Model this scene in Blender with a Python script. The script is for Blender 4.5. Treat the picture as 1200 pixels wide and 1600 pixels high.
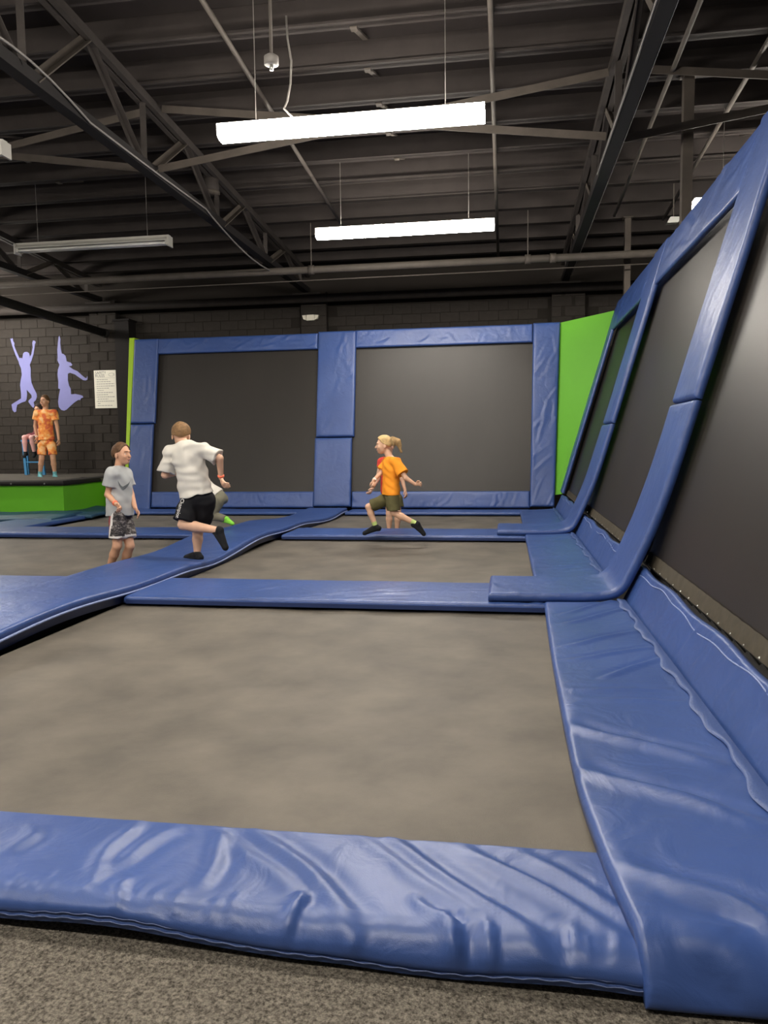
import bpy, bmesh, math, random
import numpy as np
from mathutils import Matrix, Vector
from mathutils.bvhtree import BVHTree

# ------------------------------------------------------------------ clear
for o in list(bpy.data.objects): bpy.data.objects.remove(o, do_unlink=True)
scene = bpy.context.scene
COL = scene.collection
random.seed(4); RNG = np.random.default_rng(4)

# ------------------------------------------------------------------ camera
H, F = 1.2, 1200.0                       # eye height above the trampoline beds, focal length in px of a 1200x1600 frame
ROLL, PITCH, YAW = 0.012, math.radians(5.034), math.radians(9.022)
_c, _s = math.cos(ROLL), math.sin(ROLL)
def ray(x, y):
    u, v = x - 600.0, y - 800.0
    ur, vr = _c*u - _s*v, _s*u + _c*v
    y2 = math.cos(PITCH)*vr + math.sin(PITCH)*F; z2 = -math.sin(PITCH)*vr + math.cos(PITCH)*F
    return np.array([math.cos(YAW)*ur - math.sin(YAW)*z2, math.sin(YAW)*ur + math.cos(YAW)*z2, -y2])
def at(x, y, Y):                         # photograph point -> place in the hall at depth Y
    d = ray(x, y); return np.array([0, 0, H]) + d*(Y/d[1])
def onz(x, y, z=0.0):                    # photograph point -> place on the level z
    d = ray(x, y); return np.array([0, 0, H]) + d*((z-H)/d[2])
cam = bpy.data.cameras.new('camera'); camo = bpy.data.objects.new('camera', cam); COL.objects.link(camo)
r0 = ray(600, 800); fw = r0/np.linalg.norm(r0); rt = ray(601, 800)-r0; up = -(ray(600, 801)-r0)
M = Matrix.Identity(4)
for i in range(3): M[i][0], M[i][1], M[i][2] = rt[i], up[i], -fw[i]
M[2][3] = H
camo.matrix_world = M
cam.sensor_fit = 'VERTICAL'; cam.sensor_height = 36.0; cam.lens = 36.0*F/1600.0
cam.clip_start = 0.05; cam.clip_end = 200
scene.camera = camo

# ------------------------------------------------------------------ world, exposure
w = bpy.data.worlds.new('World'); scene.world = w; w.use_nodes = True
w.node_tree.nodes['Background'].inputs[0].default_value = (1.0, 0.95, 0.89, 1)
w.node_tree.nodes['Background'].inputs[1].default_value = 0.095
vs = scene.view_settings
vs.view_transform = 'Standard'; vs.look = 'None'; vs.exposure = 0.0; vs.gamma = 1.0; vs.use_curve_mapping = False
LAMP = 78.0                              # radiance of a lit fluorescent lens

# ------------------------------------------------------------------ materials
def nodes(name):
    m = bpy.data.materials.new(name); m.use_nodes = True
    return m, m.node_tree, m.node_tree.nodes['Principled BSDF']
def mat(name, col, rough=0.6, spec=0.5, metal=0.0, var=0.0, vscale=6.0, bump=0.0, bscale=80.0, sheen=0.0, col2=None, vdet=4.0, stretch=None, crease=0.0):
    m, nt, b = nodes(name)
    b.inputs['Roughness'].default_value = rough; b.inputs['Specular IOR Level'].default_value = spec
    b.inputs['Metallic'].default_value = metal; b.inputs['Base Color'].default_value = (*col, 1)
    if sheen: b.inputs['Sheen Weight'].default_value = sheen
    tc = nt.nodes.new('ShaderNodeTexCoord'); src = tc.outputs['Object']
    if stretch:
        mp = nt.nodes.new('ShaderNodeMapping'); mp.inputs['Scale'].default_value = stretch
        nt.links.new(src, mp.inputs['Vector']); src = mp.outputs[0]
    if var or col2:
        n = nt.nodes.new('ShaderNodeTexNoise'); n.inputs['Scale'].default_value = vscale; n.inputs['Detail'].default_value = vdet
        n.inputs['Roughness'].default_value = 0.6
        nt.links.new(src, n.inputs['Vector'])
        r = nt.nodes.new('ShaderNodeValToRGB'); r.color_ramp.elements[0].position = 0.32; r.color_ramp.elements[1].position = 0.68
        lo = tuple(max(0, c*(1-var)) for c in col); hi = tuple(min(1, c*(1+var)) for c in (col2 or col))
        r.color_ramp.elements[0].color = (*lo, 1); r.color_ramp.elements[1].color = (*hi, 1)
        nt.links.new(n.outputs['Fac'], r.inputs['Fac']); nt.links.new(r.outputs['Color'], b.inputs['Base Color'])
    if bump:
        n2 = nt.nodes.new('ShaderNodeTexNoise'); n2.inputs['Scale'].default_value = bscale; n2.inputs['Detail'].default_value = 3
        nt.links.new(src, n2.inputs['Vector'])
        bp = nt.nodes.new('ShaderNodeBump'); bp.inputs['Strength'].default_value = bump; bp.inputs['Distance'].default_value = 0.01
        nt.links.new(n2.outputs['Fac'], bp.inputs['Height']); nt.links.new(bp.outputs['Normal'], b.inputs['Normal'])
        if crease:
            n3 = nt.nodes.new('ShaderNodeTexNoise'); n3.inputs['Scale'].default_value = 7.0; n3.inputs['Detail'].default_value = 3.5; n3.inputs['Distortion'].default_value = .8
            nt.links.new(src, n3.inputs['Vector'])
            b3 = nt.nodes.new('ShaderNodeBump'); b3.inputs['Strength'].default_value = crease; b3.inputs['Distance'].default_value = 0.03
            nt.links.new(n3.outputs['Fac'], b3.inputs['Height']); nt.links.new(b3.outputs['Normal'], bp.inputs['Normal'])
    return m
def emit(name, col, s):
    m, nt, b = nodes(name)
    b.inputs['Base Color'].default_value = (.8, .8, .8, 1)
    b.inputs['Emission Color'].default_value = (*col, 1); b.inputs['Emission Strength'].default_value = s
    return m
def camo_mat(name, cols, scale, stretch=(1, 1, 2)):
    m, nt, b = nodes(name); b.inputs['Roughness'].default_value = 0.8
    tc = nt.nodes.new('ShaderNodeTexCoord'); mp = nt.nodes.new('ShaderNodeMapping'); mp.inputs['Scale'].default_value = stretch
    n = nt.nodes.new('ShaderNodeTexNoise'); n.inputs['Scale'].default_value = scale; n.inputs['Detail'].default_value = 2.5
    r = nt.nodes.new('ShaderNodeValToRGB'); r.color_ramp.interpolation = 'CONSTANT'
    el = r.color_ramp.elements
    while len(el) < len(cols): el.new(0.5)
    for i, c in enumerate(cols): el[i].position = 0.0 if i == 0 else 0.36 + 0.28*i/len(cols); el[i].color = (*c, 1)
    nt.links.new(tc.outputs['Object'], mp.inputs['Vector']); nt.links.new(mp.outputs[0], n.inputs['Vector'])
    nt.links.new(n.outputs['Fac'], r.inputs['Fac']); nt.links.new(r.outputs['Color'], b.inputs['Base Color'])
    return m

M_ = dict(
 vinyl=mat('blue_vinyl', (.036, .078, .25), .39, .55, var=.10, vscale=2.2, bump=.08, bscale=420, crease=.22),
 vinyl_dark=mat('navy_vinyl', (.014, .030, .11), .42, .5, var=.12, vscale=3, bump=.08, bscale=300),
 vinyl_teal=mat('teal_navy_vinyl', (.025, .075, .13), .5, .4, var=.3, vscale=3),
 stitch=mat('blue_thread', (.12, .16, .32), .6),
 piping=mat('pale_blue_piping', (.22, .28, .50), .45),
 hem=mat('blue_stitched_hem', (.045, .085, .24), .5, bump=.25, bscale=120),
 bed=mat('woven_bed', (.112, .097, .076), .62, .35, var=.33, vscale=2.2, vdet=6, bump=.15, bscale=260, sheen=.08),
 wallmesh=mat('black_woven_mesh', (.019, .0155, .0125), .42, .40, var=.12, vscale=1.2, bump=.12, bscale=300, stretch=(1, 1, .25)),
 webbing=mat('brown_webbing', (.060, .050, .034), .75, .3, var=.2, vscale=18),
 carpet=mat('speckled_carpet', (.060, .053, .043), .95, .1, col2=(.205, .183, .150), var=.2, vscale=110, vdet=3, bump=.8, bscale=170),
 green=mat('green_paint', (.115, .40, .018), .55, .3, var=.03, vscale=2),
 lime=mat('lime_edge', (.36, .58, .02), .5, .4),
 black=mat('black_paint', (.014, .012, .012), .75, .25),
 joist=mat('dark_joist', (.034, .028, .026), .8, .25, var=.15, vscale=3),
 deckm=mat('dark_roof_deck', (.024, .0195, .0185), .85, .2, var=.15, vscale=2),
 steel=mat('dusty_black_steel', (.036, .030, .027), .7, .3, var=.2, vscale=5),
 brace=mat('dusty_grey_brace', (.072, .060, .050), .75, .3, var=.15, vscale=4),
 pipe=mat('dusty_grey_pipe', (.090, .077, .066), .65, .35, var=.15, vscale=4),
 block=mat('black_block', (.027, .0225, .019), .8, .3, var=.2, vscale=7, bump=.5, bscale=60),
 mortar=mat('black_mortar', (.021, .0175, .015), .9, .2),
 pitfloor=mat('pit_concrete', (.05, .048, .045), .9, .2, var=.2),
 metal=mat('galvanised', (.55, .55, .52), .35, metal=.9),
 white=mat('white_enamel', (.62, .60, .54), .4, .4),
 plastic=mat('ivory_plastic', (.72, .68, .58), .35),
 lens=emit('fluorescent_lens', (1.0, .93, .83), LAMP),
 tube=mat('unlit_tube', (.75, .74, .70), .25),
 cable=mat('grey_cable', (.20, .185, .17), .6),
 platform=mat('grey_platform', (.10, .092, .078), .8, .3, var=.2, vscale=4),
 decal=mat('lavender_decal', (.20, .205, .45), .55, .3, var=.08, vscale=1.2),
 sign=mat('sign_board', (.80, .78, .68), .5),
 ink=mat('grey_ink', (.10, .10, .12), .7), ink2=mat('pale_ink', (.36, .35, .33), .7),
 skin=mat('skin', (.60, .33, .21), .55, .35, var=.05, vscale=9),
 skin2=mat('skin_pale', (.66, .40, .27), .55, .35, var=.05, vscale=9),
 eye=mat('eye_white', (.7, .68, .65), .3), iris=mat('iris', (.05, .03, .02), .3), lip=mat('lip', (.45, .19, .14), .5),
 brown=mat('brown_hair', (.12, .062, .03), .65, .3, var=.35, vscale=40, bump=.5, bscale=90),
 auburn=mat('light_brown_hair', (.22, .125, .055), .65, .3, var=.3, vscale=40, bump=.5, bscale=90),
 blond=mat('blond_hair', (.56, .38, .17), .6, .3, var=.2, vscale=30, bump=.4, bscale=80),
 ponytail=mat('dark_blond_hair', (.33, .21, .09), .6, .3, var=.35, vscale=30, bump=.5, bscale=80),
 darkhair=mat('dark_hair', (.03, .017, .012), .6),
 greyshirt=mat('grey_shirt', (.42, .43, .43), .85, .2, var=.05, vscale=8),
 whiteshirt=mat('white_shirt', (.62, .59, .53), .85, .2, var=.04, vscale=8),
 swoosh=mat('grey_print', (.11, .125, .13), .7),
 camo=camo_mat('camo_shorts', [(.02, .018, .02), (.10, .085, .08), (.03, .026, .028), (.22, .20, .19)], 22),
 redcamo=camo_mat('red_camo_panel', [(.05, .02, .025), (.38, .05, .06), (.12, .03, .035), (.45, .10, .10)], 22),
 trimw=mat('white_trim', (.70, .67, .64), .7),
 blackcloth=mat('black_shorts', (.008, .008, .010), .8, .2),
 print=mat('white_print', (.75, .73, .70), .6),
 blacksock=mat('black_sock', (.012, .013, .015), .85, .2, var=.2),
 olive=mat('olive_shorts', (.105, .095, .042), .85, .2, var=.12, vscale=12),
 greypants=mat('grey_olive_pants', (.17, .16, .115), .85, .2, var=.12, vscale=12),
 limesock=mat('lime_sock', (.22, .62, .05), .8), palesock=mat('pale_lime_sock', (.48, .60, .20), .8),
 orange=mat('orange_shirt', (.88, .31, .025), .8, .2, var=.05, vscale=10),
 redshirt=mat('red_shirt', (.66, .065, .05), .8, .2, var=.08, vscale=10),
 tiedye=camo_mat('orange_tie_dye', [(.70, .14, .05), (.88, .30, .06), (.92, .40, .11), (.92, .55, .25)], 9.0, (1, 1, 1)),
 teal=mat('teal_sock', (.15, .42, .47), .8), pink=mat('pink_leggings', (.80, .45, .43), .75, var=.06, vscale=20),
 maroon=mat('maroon_shorts', (.17, .035, .05), .8), band=mat('coral_wristband', (.95, .20, .10), .5),
 bandw=mat('white_wristband', (.85, .82, .78), .5), chair=mat('blue_chair', (.06, .25, .50), .45),
)

# ------------------------------------------------------------------ mesh helpers
def obj(name, verts, faces, m, parent=None, smooth=False, loc=None, mats=None, fm=None):
    me = bpy.data.meshes.new(name)
    v = np.asarray(verts, dtype=float)
    if loc is None:
        loc = np.array([0., 0., 0.])
        if parent is None: loc = np.array([v[:, 0].mean(), v[:, 1].mean(), v[:, 2].min()])
    base = loc if parent is None else np.array([0., 0., 0.])
    if parent is not None: base = world_loc(parent)
    me.from_pydata((v-base).tolist(), [], [list(map(int, f)) for f in faces] if not isinstance(faces, np.ndarray) else faces.tolist())
    for mm in (mats or [m]): me.materials.append(M_[mm] if isinstance(mm, str) else mm)
    if fm is not None: me.polygons.foreach_set('material_index', np.asarray(fm, dtype=np.int32))
    if smooth: me.polygons.foreach_set('use_smooth', np.ones(len(me.polygons), dtype=bool))
    me.update()
    o = bpy.data.objects.new(name, me); COL.objects.link(o)
    if parent is None: o.location = base
    else: o.parent = parent
    return o
def world_loc(o):
    p = np.array(o.location)
    while o.parent is not None: o = o.parent; p = p+np.array(o.location)
    return p
def empty(name, loc):
    o = bpy.data.objects.new(name, None); COL.objects.link(o); o.location = tuple(map(float, loc)); o.empty_display_size = .1
    return o
def tag(o, label, cat, group=None, kind=None):
    o['label'] = label; o['category'] = cat
    if group: o['group'] = group
    if kind: o['kind'] = kind
    return o
def struct(o, label=None, cat=None):
    o['kind'] = 'structure'
    if label: o['label'] = label
    if cat: o['category'] = cat
    return o
class MB:
    def __init__(s): s.v = []; s.f = []
    def add(s, v, f):
        n = len(s.v); s.v += [tuple(map(float, p)) for p in v]; s.f += [[i+n for i in q] for q in f]; return s
    def box(s, a, b):
        (x0, y0, z0), (x1, y1, z1) = a, b
        return s.add([(x0,y0,z0),(x1,y0,z0),(x1,y1,z0),(x0,y1,z0),(x0,y0,z1),(x1,y0,z1),(x1,y1,z1),(x0,y1,z1)],
                     [(0,3,2,1),(4,5,6,7),(0,1,5,4),(1,2,6,5),(2,3,7,6),(3,0,4,7)])
    def bar(s, p, q, w, h, upv=(0, 0, 1)):                # rectangular bar from p to q
        p, q = np.array(p, float), np.array(q, float); d = q-p; d /= np.linalg.norm(d)
        sd = np.cross(d, upv); sd /= np.linalg.norm(sd); u = np.cross(sd, d)
        v = [e+sd*a*w/2+u*b*h/2 for e in (p, q) for a, b in ((-1,-1),(1,-1),(1,1),(-1,1))]
        return s.add(v, [(0,3,2,1),(4,5,6,7),(0,1,5,4),(1,2,6,5),(2,3,7,6),(3,0,4,7)])
    def angle(s, p, q, w, t=.012, upv=(0, 0, 1), flip=1): # L-section steel
        p, q = np.array(p, float), np.array(q, float); d = q-p; d /= np.linalg.norm(d)
        sd = np.cross(d, upv); sd /= np.linalg.norm(sd); u = np.cross(sd, d)
        s.bar(p, q, w, t, upv); o = sd*flip*(w/2-t/2)+u*(w/2)
        return s.bar(p+o, q+o, t, w, upv)
    def tube(s, pts, r, n=8, cap=True, radii=None):
        pts = [np.array(p, float) for p in pts]; N = len(pts); base = len(s.v); ref = None
        for i, p in enumerate(pts):
            d = pts[min(i+1, N-1)]-pts[max(i-1, 0)]; d /= max(np.linalg.norm(d), 1e-9)
            if ref is None: ref = np.array([0, 0, 1.]) if abs(d[2]) < .9 else np.array([1., 0, 0])
            a = np.cross(d, ref); a /= np.linalg.norm(a); b = np.cross(a, d); ref = b
            rr = radii[i] if radii else r
            for k in range(n):
                t = 2*math.pi*k/n; s.v.append(tuple(p+(a*math.cos(t)+b*math.sin(t))*rr))
        for i in range(N-1):
            for k in range(n):
                k2 = (k+1) % n; A = base+i*n
                s.f.append([A+k, A+k2, A+n+k2, A+n+k])
        if cap:
            s.f.append([base+k for k in range(n)][::-1]); s.f.append([base+(N-1)*n+k for k in range(n)])
        return s
    def prism(s, poly, axis, a, b):                       # poly of 2D points extruded along axis index
        n = len(poly); o = [i for i in range(3) if i != axis]
        for e in (a, b):
            for p in poly:
                q = [0, 0, 0]; q[axis] = e; q[o[0]] = p[0]; q[o[1]] = p[1]; s.v.append(tuple(q))
        k = len(s.v)-2*n
        s.f.append([k+i for i in range(n)][::-1]); s.f.append([k+n+i for i in range(n)])
        for i in range(n): s.f.append([k+i, k+(i+1) % n, k+n+(i+1) % n, k+n+i])
        return s
    def build(s, name, m, parent=None, smooth=False, loc=None): return obj(name, s.v, s.f, m, parent, smooth, loc)

# ------------------------------------------------------------------ padded sheets with folds
def rand_folds(n, La, Lb, ang, jit, w=(.012, .03), amp=(.004, .010), ln=(.25, .7), seed=0):
    g = np.random.default_rng(seed); out = []
    for _ in range(n):
        t = ang+g.normal(0, jit); L = g.uniform(*ln); a, b = g.uniform(0, La), g.uniform(0, Lb)
        out.append((a-math.cos(t)*L/2, b-math.sin(t)*L/2, a+math.cos(t)*L/2, b+math.sin(t)*L/2, g.uniform(*w), g.uniform(*amp)))
    return out
def fold_field(A, B, folds):
    Z = np.zeros_like(A)
    for a0, b0, a1, b1, wd, am in folds:
        L = math.hypot(a1-a0, b1-b0)+1e-9; da, db = (a1-a0)/L, (b1-b0)/L
        t = ((A-a0)*da+(B-b0)*db)/L; s = -(A-a0)*db+(B-b0)*da
        s = s+.35*wd*np.sin(t*7+a0*9)                     # gentle curve
        win = np.clip(t, 0, 1); win = np.where((t < 0) | (t > 1), 0, np.sin(math.pi*win)**.7)
        Z += am*win*(np.exp(-(s/wd)**2)-.55*np.exp(-((s-1.7*wd)/wd)**2))
    return Z
def steps(L, r, cell):
    n = max(2, int(round(L/cell))); e = np.array([0, .12, .35, .7, 1.0])*min(r, L*.3)
    mid = np.linspace(e[-1], L-e[-1], n+1)
    return np.concatenate([e[:-1], mid, L-e[:-1][::-1]])
def pad(name, S, La, Lb, thick, m='vinyl', folds=(), cell=.05, parent=None, lump=.004, seed=0, edge=.5, backflip=False):
    """S(u,v) vectorised, u,v in 0..1 -> under-side points; padded thickness goes to the +normal side (du x dv)."""
    a, b = steps(La, thick*.5, cell), steps(Lb, thick*.5, cell)
    A, B = np.meshgrid(a, b, indexing='ij')
    P = np.stack(S(A/La, B/Lb), -1)
    e = 1e-3
    U, V = A/La, B/Lb
    du = np.stack(S(np.minimum(U+e, 1), V), -1)-np.stack(S(np.maximum(U-e, 0), V), -1)
    dv = np.stack(S(U, np.minimum(V+e, 1)), -1)-np.stack(S(U, np.maximum(V-e, 0)), -1)
    N = np.cross(du, dv); N /= np.linalg.norm(N, axis=-1, keepdims=True)+1e-12
    if backflip: N = -N
    d = np.minimum(np.minimum(A, La-A), np.minimum(B, Lb-B)); r = thick*.5
    q = np.clip(d/r, 0, 1); hgt = thick*(edge+(1-edge)*np.sqrt(np.clip(1-(1-q)**2, 0, 1)))
    g = np.random.default_rng(seed); ph = g.uniform(0, 6, 8)
    lum = lump*(np.sin(A*5.1+ph[0]+1.3*np.sin(B*4+ph[1]))+np.sin(B*6.3+ph[2]+np.sin(A*7+ph[3])))*.6*np.clip(d/.05, 0, 1)
    hgt = hgt+lum+fold_field(A, B, folds)*np.clip(d/.015, .25, 1)
    hgt = np.maximum(hgt, thick*.15)
    T = P+N*hgt[..., None]
    na, nb = A.shape; v = np.concatenate([T.reshape(-1, 3), P.reshape(-1, 3)])
    I = np.arange(na*nb).reshape(na, nb); K = na*nb
    f = [np.stack([I[:-1,:-1], I[1:,:-1], I[1:,1:], I[:-1,1:]], -1).reshape(-1, 4),
         np.stack([I[:-1,:-1], I[:-1,1:], I[1:,1:], I[1:,:-1]], -1).reshape(-1, 4)+K]
    def side(idx): return np.stack([idx[:-1], idx[:-1]+K, idx[1:]+K, idx[1:]], -1)
    f += [side(I[:, 0]), side(I[-1, :]), side(I[::-1, -1]), side(I[0, ::-1])]
    f = np.concatenate(f)
    if backflip: f = f[:, ::-1]
    return obj(name, v, f, m, parent, smooth=True)
def flat_pad(x0, x1, y0, y1, z):
    return (lambda U, V: (x0+(x1-x0)*U, y0+(y1-y0)*V, z+0*U)), abs(x1-x0), abs(y1-y0)
def P_(*a, **k): return pad('safety_pad', *a, **k)

# ================================================================== THE SETTING
WB = 16.3                                                 # front face of the block wall at the back
carp = MB().box((-9, -3.2, -.9), (4.5, 1.95, -.06)).build('floor', 'carpet')
struct(carp, 'speckled grey brown carpet in front of the trampolines', 'floor')
pitf = MB().box((-16, -3.2, -1.0), (6, WB+.4, -.9)).build('floor_pit', 'pitfloor'); struct(pitf)

# back wall of painted concrete blocks: recessed mortar core, each block its own piece
core = MB().box((-16, WB+.007, -.9), (6, WB+.3, 6.2)).build('wall_back', 'mortar', loc=np.array([0, WB, -.9]))
struct(core, 'black painted concrete block wall at the far end', 'wall')
def block_mesh(wd, ht, dp):
    c = .006
    fr = [(-wd/2+c, 0, -ht/2+c), (wd/2-c, 0, -ht/2+c), (wd/2-c, 0, ht/2-c), (-wd/2+c, 0, ht/2-c)]
    bk = [(-wd/2, c, -ht/2), (wd/2, c, -ht/2), (wd/2, c, ht/2), (-wd/2, c, ht/2)]
    en = [(-wd/2, dp, -ht/2), (wd/2, dp, -ht/2), (wd/2, dp, ht/2), (-wd/2, dp, ht/2)]
    f = [(0,1,2,3)]+[(i, 4+i, 4+(i+1) % 4, (i+1) % 4) for i in range(4)]+[(4+i, 8+i, 8+(i+1) % 4, 4+(i+1) % 4) for i in range(4)]
    me = bpy.data.meshes.new('block'); me.from_pydata(fr+bk+en, [], [q for q in f]); me.materials.append(M_['block']); me.update()
    return me
bm_full, bm_half = block_mesh(.393, .193, .05), block_mesh(.193, .193, .05)
def put_block(me, x, y, z, parent):
    o = bpy.data.objects.new('block', me); COL.objects.link(o); o.parent = parent
    o.location = tuple(np.array([x, y, z])-world_loc(parent))
    return o
nblk = 0
for r in range(0, 18):                                    # left of the dark column, down to the platform
    z = .62+.2*r
    for k in range(10):
        x = -12.9+.4*k+(.2 if r % 2 else 0)
        if x > -9.15: continue
        put_block(bm_full, x, WB-.004*random.random(), z, core); nblk += 1
for r in range(13, 18):                                   # strip above the padded frames
    z = .62+.2*r
    for k in range(28):
        x = -8.35+.4*k+(.2 if r % 2 else 0)
        if abs(x+4.06) < .45 or abs(x-1.25) < .5 or x > 2.4: continue
        put_block(bm_full, x, WB-.004*random.random(), z, core); nblk += 1
for i, (xa, xb) in enumerate(((-9.12, -8.49), (-4.29, -3.73), (.91, 1.57))):
    pl = MB().box((xa+.012, WB-.19, -.9), (xb-.012, WB+.05, 4.42)).build('trim_%d' % (i+1), 'mortar', loc=np.array([(xa+xb)/2, WB, -.9]))
    struct(pl, ['block pilaster carrying the white safety rules sign', 'block pilaster behind the middle padded post with the emergency light', 'block pilaster behind the right end of the padded back frames'][i], 'pilaster')
    for r in range(0 if i == 0 else 13, 19):
        z = .62+.2*r; xm = (xa+xb)/2; wd = xb-xa
        if r % 2: put_block(bm_full, xa+.2, WB-.2, z, pl); put_block(bm_half, xb-.1, WB-.2, z, pl)
        else: put_block(bm_half, xa+.1, WB-.2, z, pl); put_block(bm_full, xb-.2, WB-.2, z, pl)
MB().box((-16, WB-.0, 4.36), (6, WB+.02, 5.6)).build('block_band', 'mortar', core)

# roof: sloping dark deck over deep joists that run across the hall
def zr(Y): return 5.44-.058*(Y-6.0)                       # underside of the joists
deck = MB(); Y0, Y1 = 2.5, WB+.1
deck.add([(-16, Y0, zr(Y0)+.27), (6, Y0, zr(Y0)+.27), (6, Y1, zr(Y1)+.27), (-16, Y1, zr(Y1)+.27),
          (-16, Y0, zr(Y0)+.35), (6, Y0, zr(Y0)+.35), (6, Y1, zr(Y1)+.35), (-16, Y1, zr(Y1)+.35)],
         [(0,1,2,3),(4,7,6,5),(0,4,5,1),(1,5,6,2),(2,6,7,3),(3,7,4,0)])
ceil = deck.build('ceiling', 'deckm', loc=np.array([0, 9, 4.8])); struct(ceil, 'dark roof deck over closely spaced black joists', 'ceiling')
jm = bpy.data.meshes.new('joist')
b_ = MB().box((-16, -.03, 0), (6, .03, .27)).box((-16, -.07, 0), (6, .07, .022)); jm.from_pydata(b_.v, [], b_.f); jm.materials.append(M_['joist'])
yj = 4.02
JY = []
while yj < WB-.1:
    o = bpy.data.objects.new('joist', jm); COL.objects.link(o); o.parent = ceil
    o.location = tuple(np.array([0, yj, zr(yj)])-world_loc(ceil)); JY.append(yj); yj += .765
brm = bpy.data.meshes.new('bridging'); b_ = MB().bar((0, .05, .0), (0, .715, .22), .06, .02).box((-.035, .02, -.012), (.035, .11, 0)); brm.from_pydata(b_.v, [], b_.f); brm.materials.append(M_['brace'])
for xb in (-1.5, 3.2, -6.6):
    for y in JY[3:10]:
        o = bpy.data.objects.new('bridging', brm); COL.objects.link(o); o.parent = ceil
        o.location = tuple(np.array([xb, y, zr(y)])-world_loc(ceil))

# ------------------------------------------------------------------ roof trusses
ZB = 4.42
def truss(X, label, y_start=2.6):
    t = empty('roof_truss', (X, WB-.2, ZB))
    Yb = [4.15, 6.45, 8.75, 11.05, 13.35, 15.65]; Yt = [5.3, 7.5, 9.85, 12.1, 14.4]
    m = MB(); m.box((X-.065, y_start, ZB-.012), (X+.065, WB-.1, ZB)); m.box((X-.065, y_start, ZB), (X-.053, WB-.1, ZB+.1)); m.box((X+.053, y_start, ZB), (X+.065, WB-.1, ZB+.1))
    m.build('bottom_chord', 'black', t)
    m = MB()
    for sx in (-.045, .045): m.bar((X+sx, y_start, zr(y_start)-.05), (X+sx, WB-.1, zr(WB-.1)-.05), .06, .1)
    m.build('top_chord', 'steel', t)
    for y in Yb:
        MB().angle((X, y, ZB+.02), (X, y, zr(y)-.06), .07, upv=(0, 1, 0)).build('web_post', 'steel', t)
    for i, y in enumerate(Yt):
        MB().angle((X, Yb[i]+.1, ZB+.04), (X, y, zr(y)-.07), .075, upv=(1, 0, 0)).build('web_diagonal', 'brace', t)
        MB().angle((X, y+.04, zr(y)-.07), (X, Yb[i+1]-.12, ZB+.04), .065, upv=(1, 0, 0), flip=-1).build('web_diagonal', 'steel', t)
    m = MB().box((X-.3, WB-.2, ZB-.05), (X+.3, WB-.02, ZB-.012)); m.build('bearing_plate', 'steel', t)
    return tag(t, label, 'truss', 'roof trusses')
XT = (-8.9, -4.17, 1.17)
truss(XT[0], 'black roof truss at the far left above the unlit strip light')
truss(XT[1], 'black roof truss crossing from upper left to the middle of the back wall')
truss(XT[2], 'black roof truss above the right wall with white cables along it')
def brace(p, q, label, m='brace'):
    b = MB().angle(p, q, .085, upv=(0, 1, 0)); tag(b.build('cross_brace', m), label, 'brace', 'cross braces between trusses')
YB = 8.95
brace((XT[1]+.08, YB, 4.5), (XT[2]-.08, YB, zr(YB)-.1), 'dusty steel brace rising rightwards behind the brighter tube light')
brace((XT[1]+.08, YB+.15, zr(YB)-.02), (XT[2]-.08, YB+.15, 4.56), 'dusty steel brace falling rightwards across the front lit fixture')
brace((XT[2]+.08, YB, 4.47), (5.4, YB, 5.03), 'dusty steel brace rising from right truss over the padded wall')
brace((XT[2]+.08, YB+.15, zr(YB)+.0), (5.4, YB+.15, 4.72), 'dusty steel brace falling from top of right truss to the edge')
brace((XT[0]+.08, YB, 4.47), (XT[1]-.08, YB, zr(YB)-.1), 'dusty brace left of the long truss rising towards it')
brace((XT[0]+.08, YB+.15, zr(YB)-.02), (XT[1]-.08, YB+.15, 4.56), 'dusty brace left of the long truss falling towards it')

# pipes, ducts, columns, cables
def pipe_obj(name, pts, r, m, label, cat, n=10, group=None, extra=None):
    o = MB().tube(pts, r, n).build(name, m, smooth=True); tag(o, label, cat, group); return o
mp = MB().tube([(-14, 13.35, 4.245), (4.6, 13.35, 4.245)], .062, 14); 
mpo = mp.build('sprinkler_main', 'pipe', smooth=True); tag(mpo, 'thick grey sprinkler main running across in front of back wall', 'pipe')
for x in (-9.9, -3.35, .36, .77): MB().tube([(x-.05, 13.35, 4.245), (x+.05, 13.35, 4.245)], .078, 14).build('coupling', 'pipe', mpo, True)
for x in (-3.35, .36): MB().tube([(x, 13.35, 4.30), (x, 13.35, zr(13.35)+.1)], .009, 6).build('hanger_rod', 'pipe', mpo)
pipe_obj('conduit', [(-14, 13.5, 4.07), (4.6, 13.5, 4.12)], .010, 'pipe', 'thin conduit running just below the thick sprinkler main', 'conduit')
pipe_obj('ledger_pipe', [(-14, WB-.42, 4.24), (4.6, WB-.42, 4.24)], .085, 'steel', 'dark round pipe along the top of the block wall', 'pipe', 12)
def ypipe(X, y0, y1, label, r=.027, dz=-.06, m='pipe'):
    pipe_obj('branch_pipe', [(X, y0, zr(y0)+dz), (X, y1, zr(y1)+dz)], r, m, label, 'pipe', 8, 'branch pipes under the joists')
ypipe(-.15, 3, 15.9, 'slim branch pipe running past the right ends of both lit fixtures')
ypipe(-2.78, 3, 13.3, 'slim branch pipe running behind the left ends of both lit fixtures')
ypipe(1.78, 3, 13.6, 'slim branch pipe just right of the right truss')
ypipe(2.62, 3, 13.9, 'slim branch pipe over the padded right wall beside the bare column')
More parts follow.
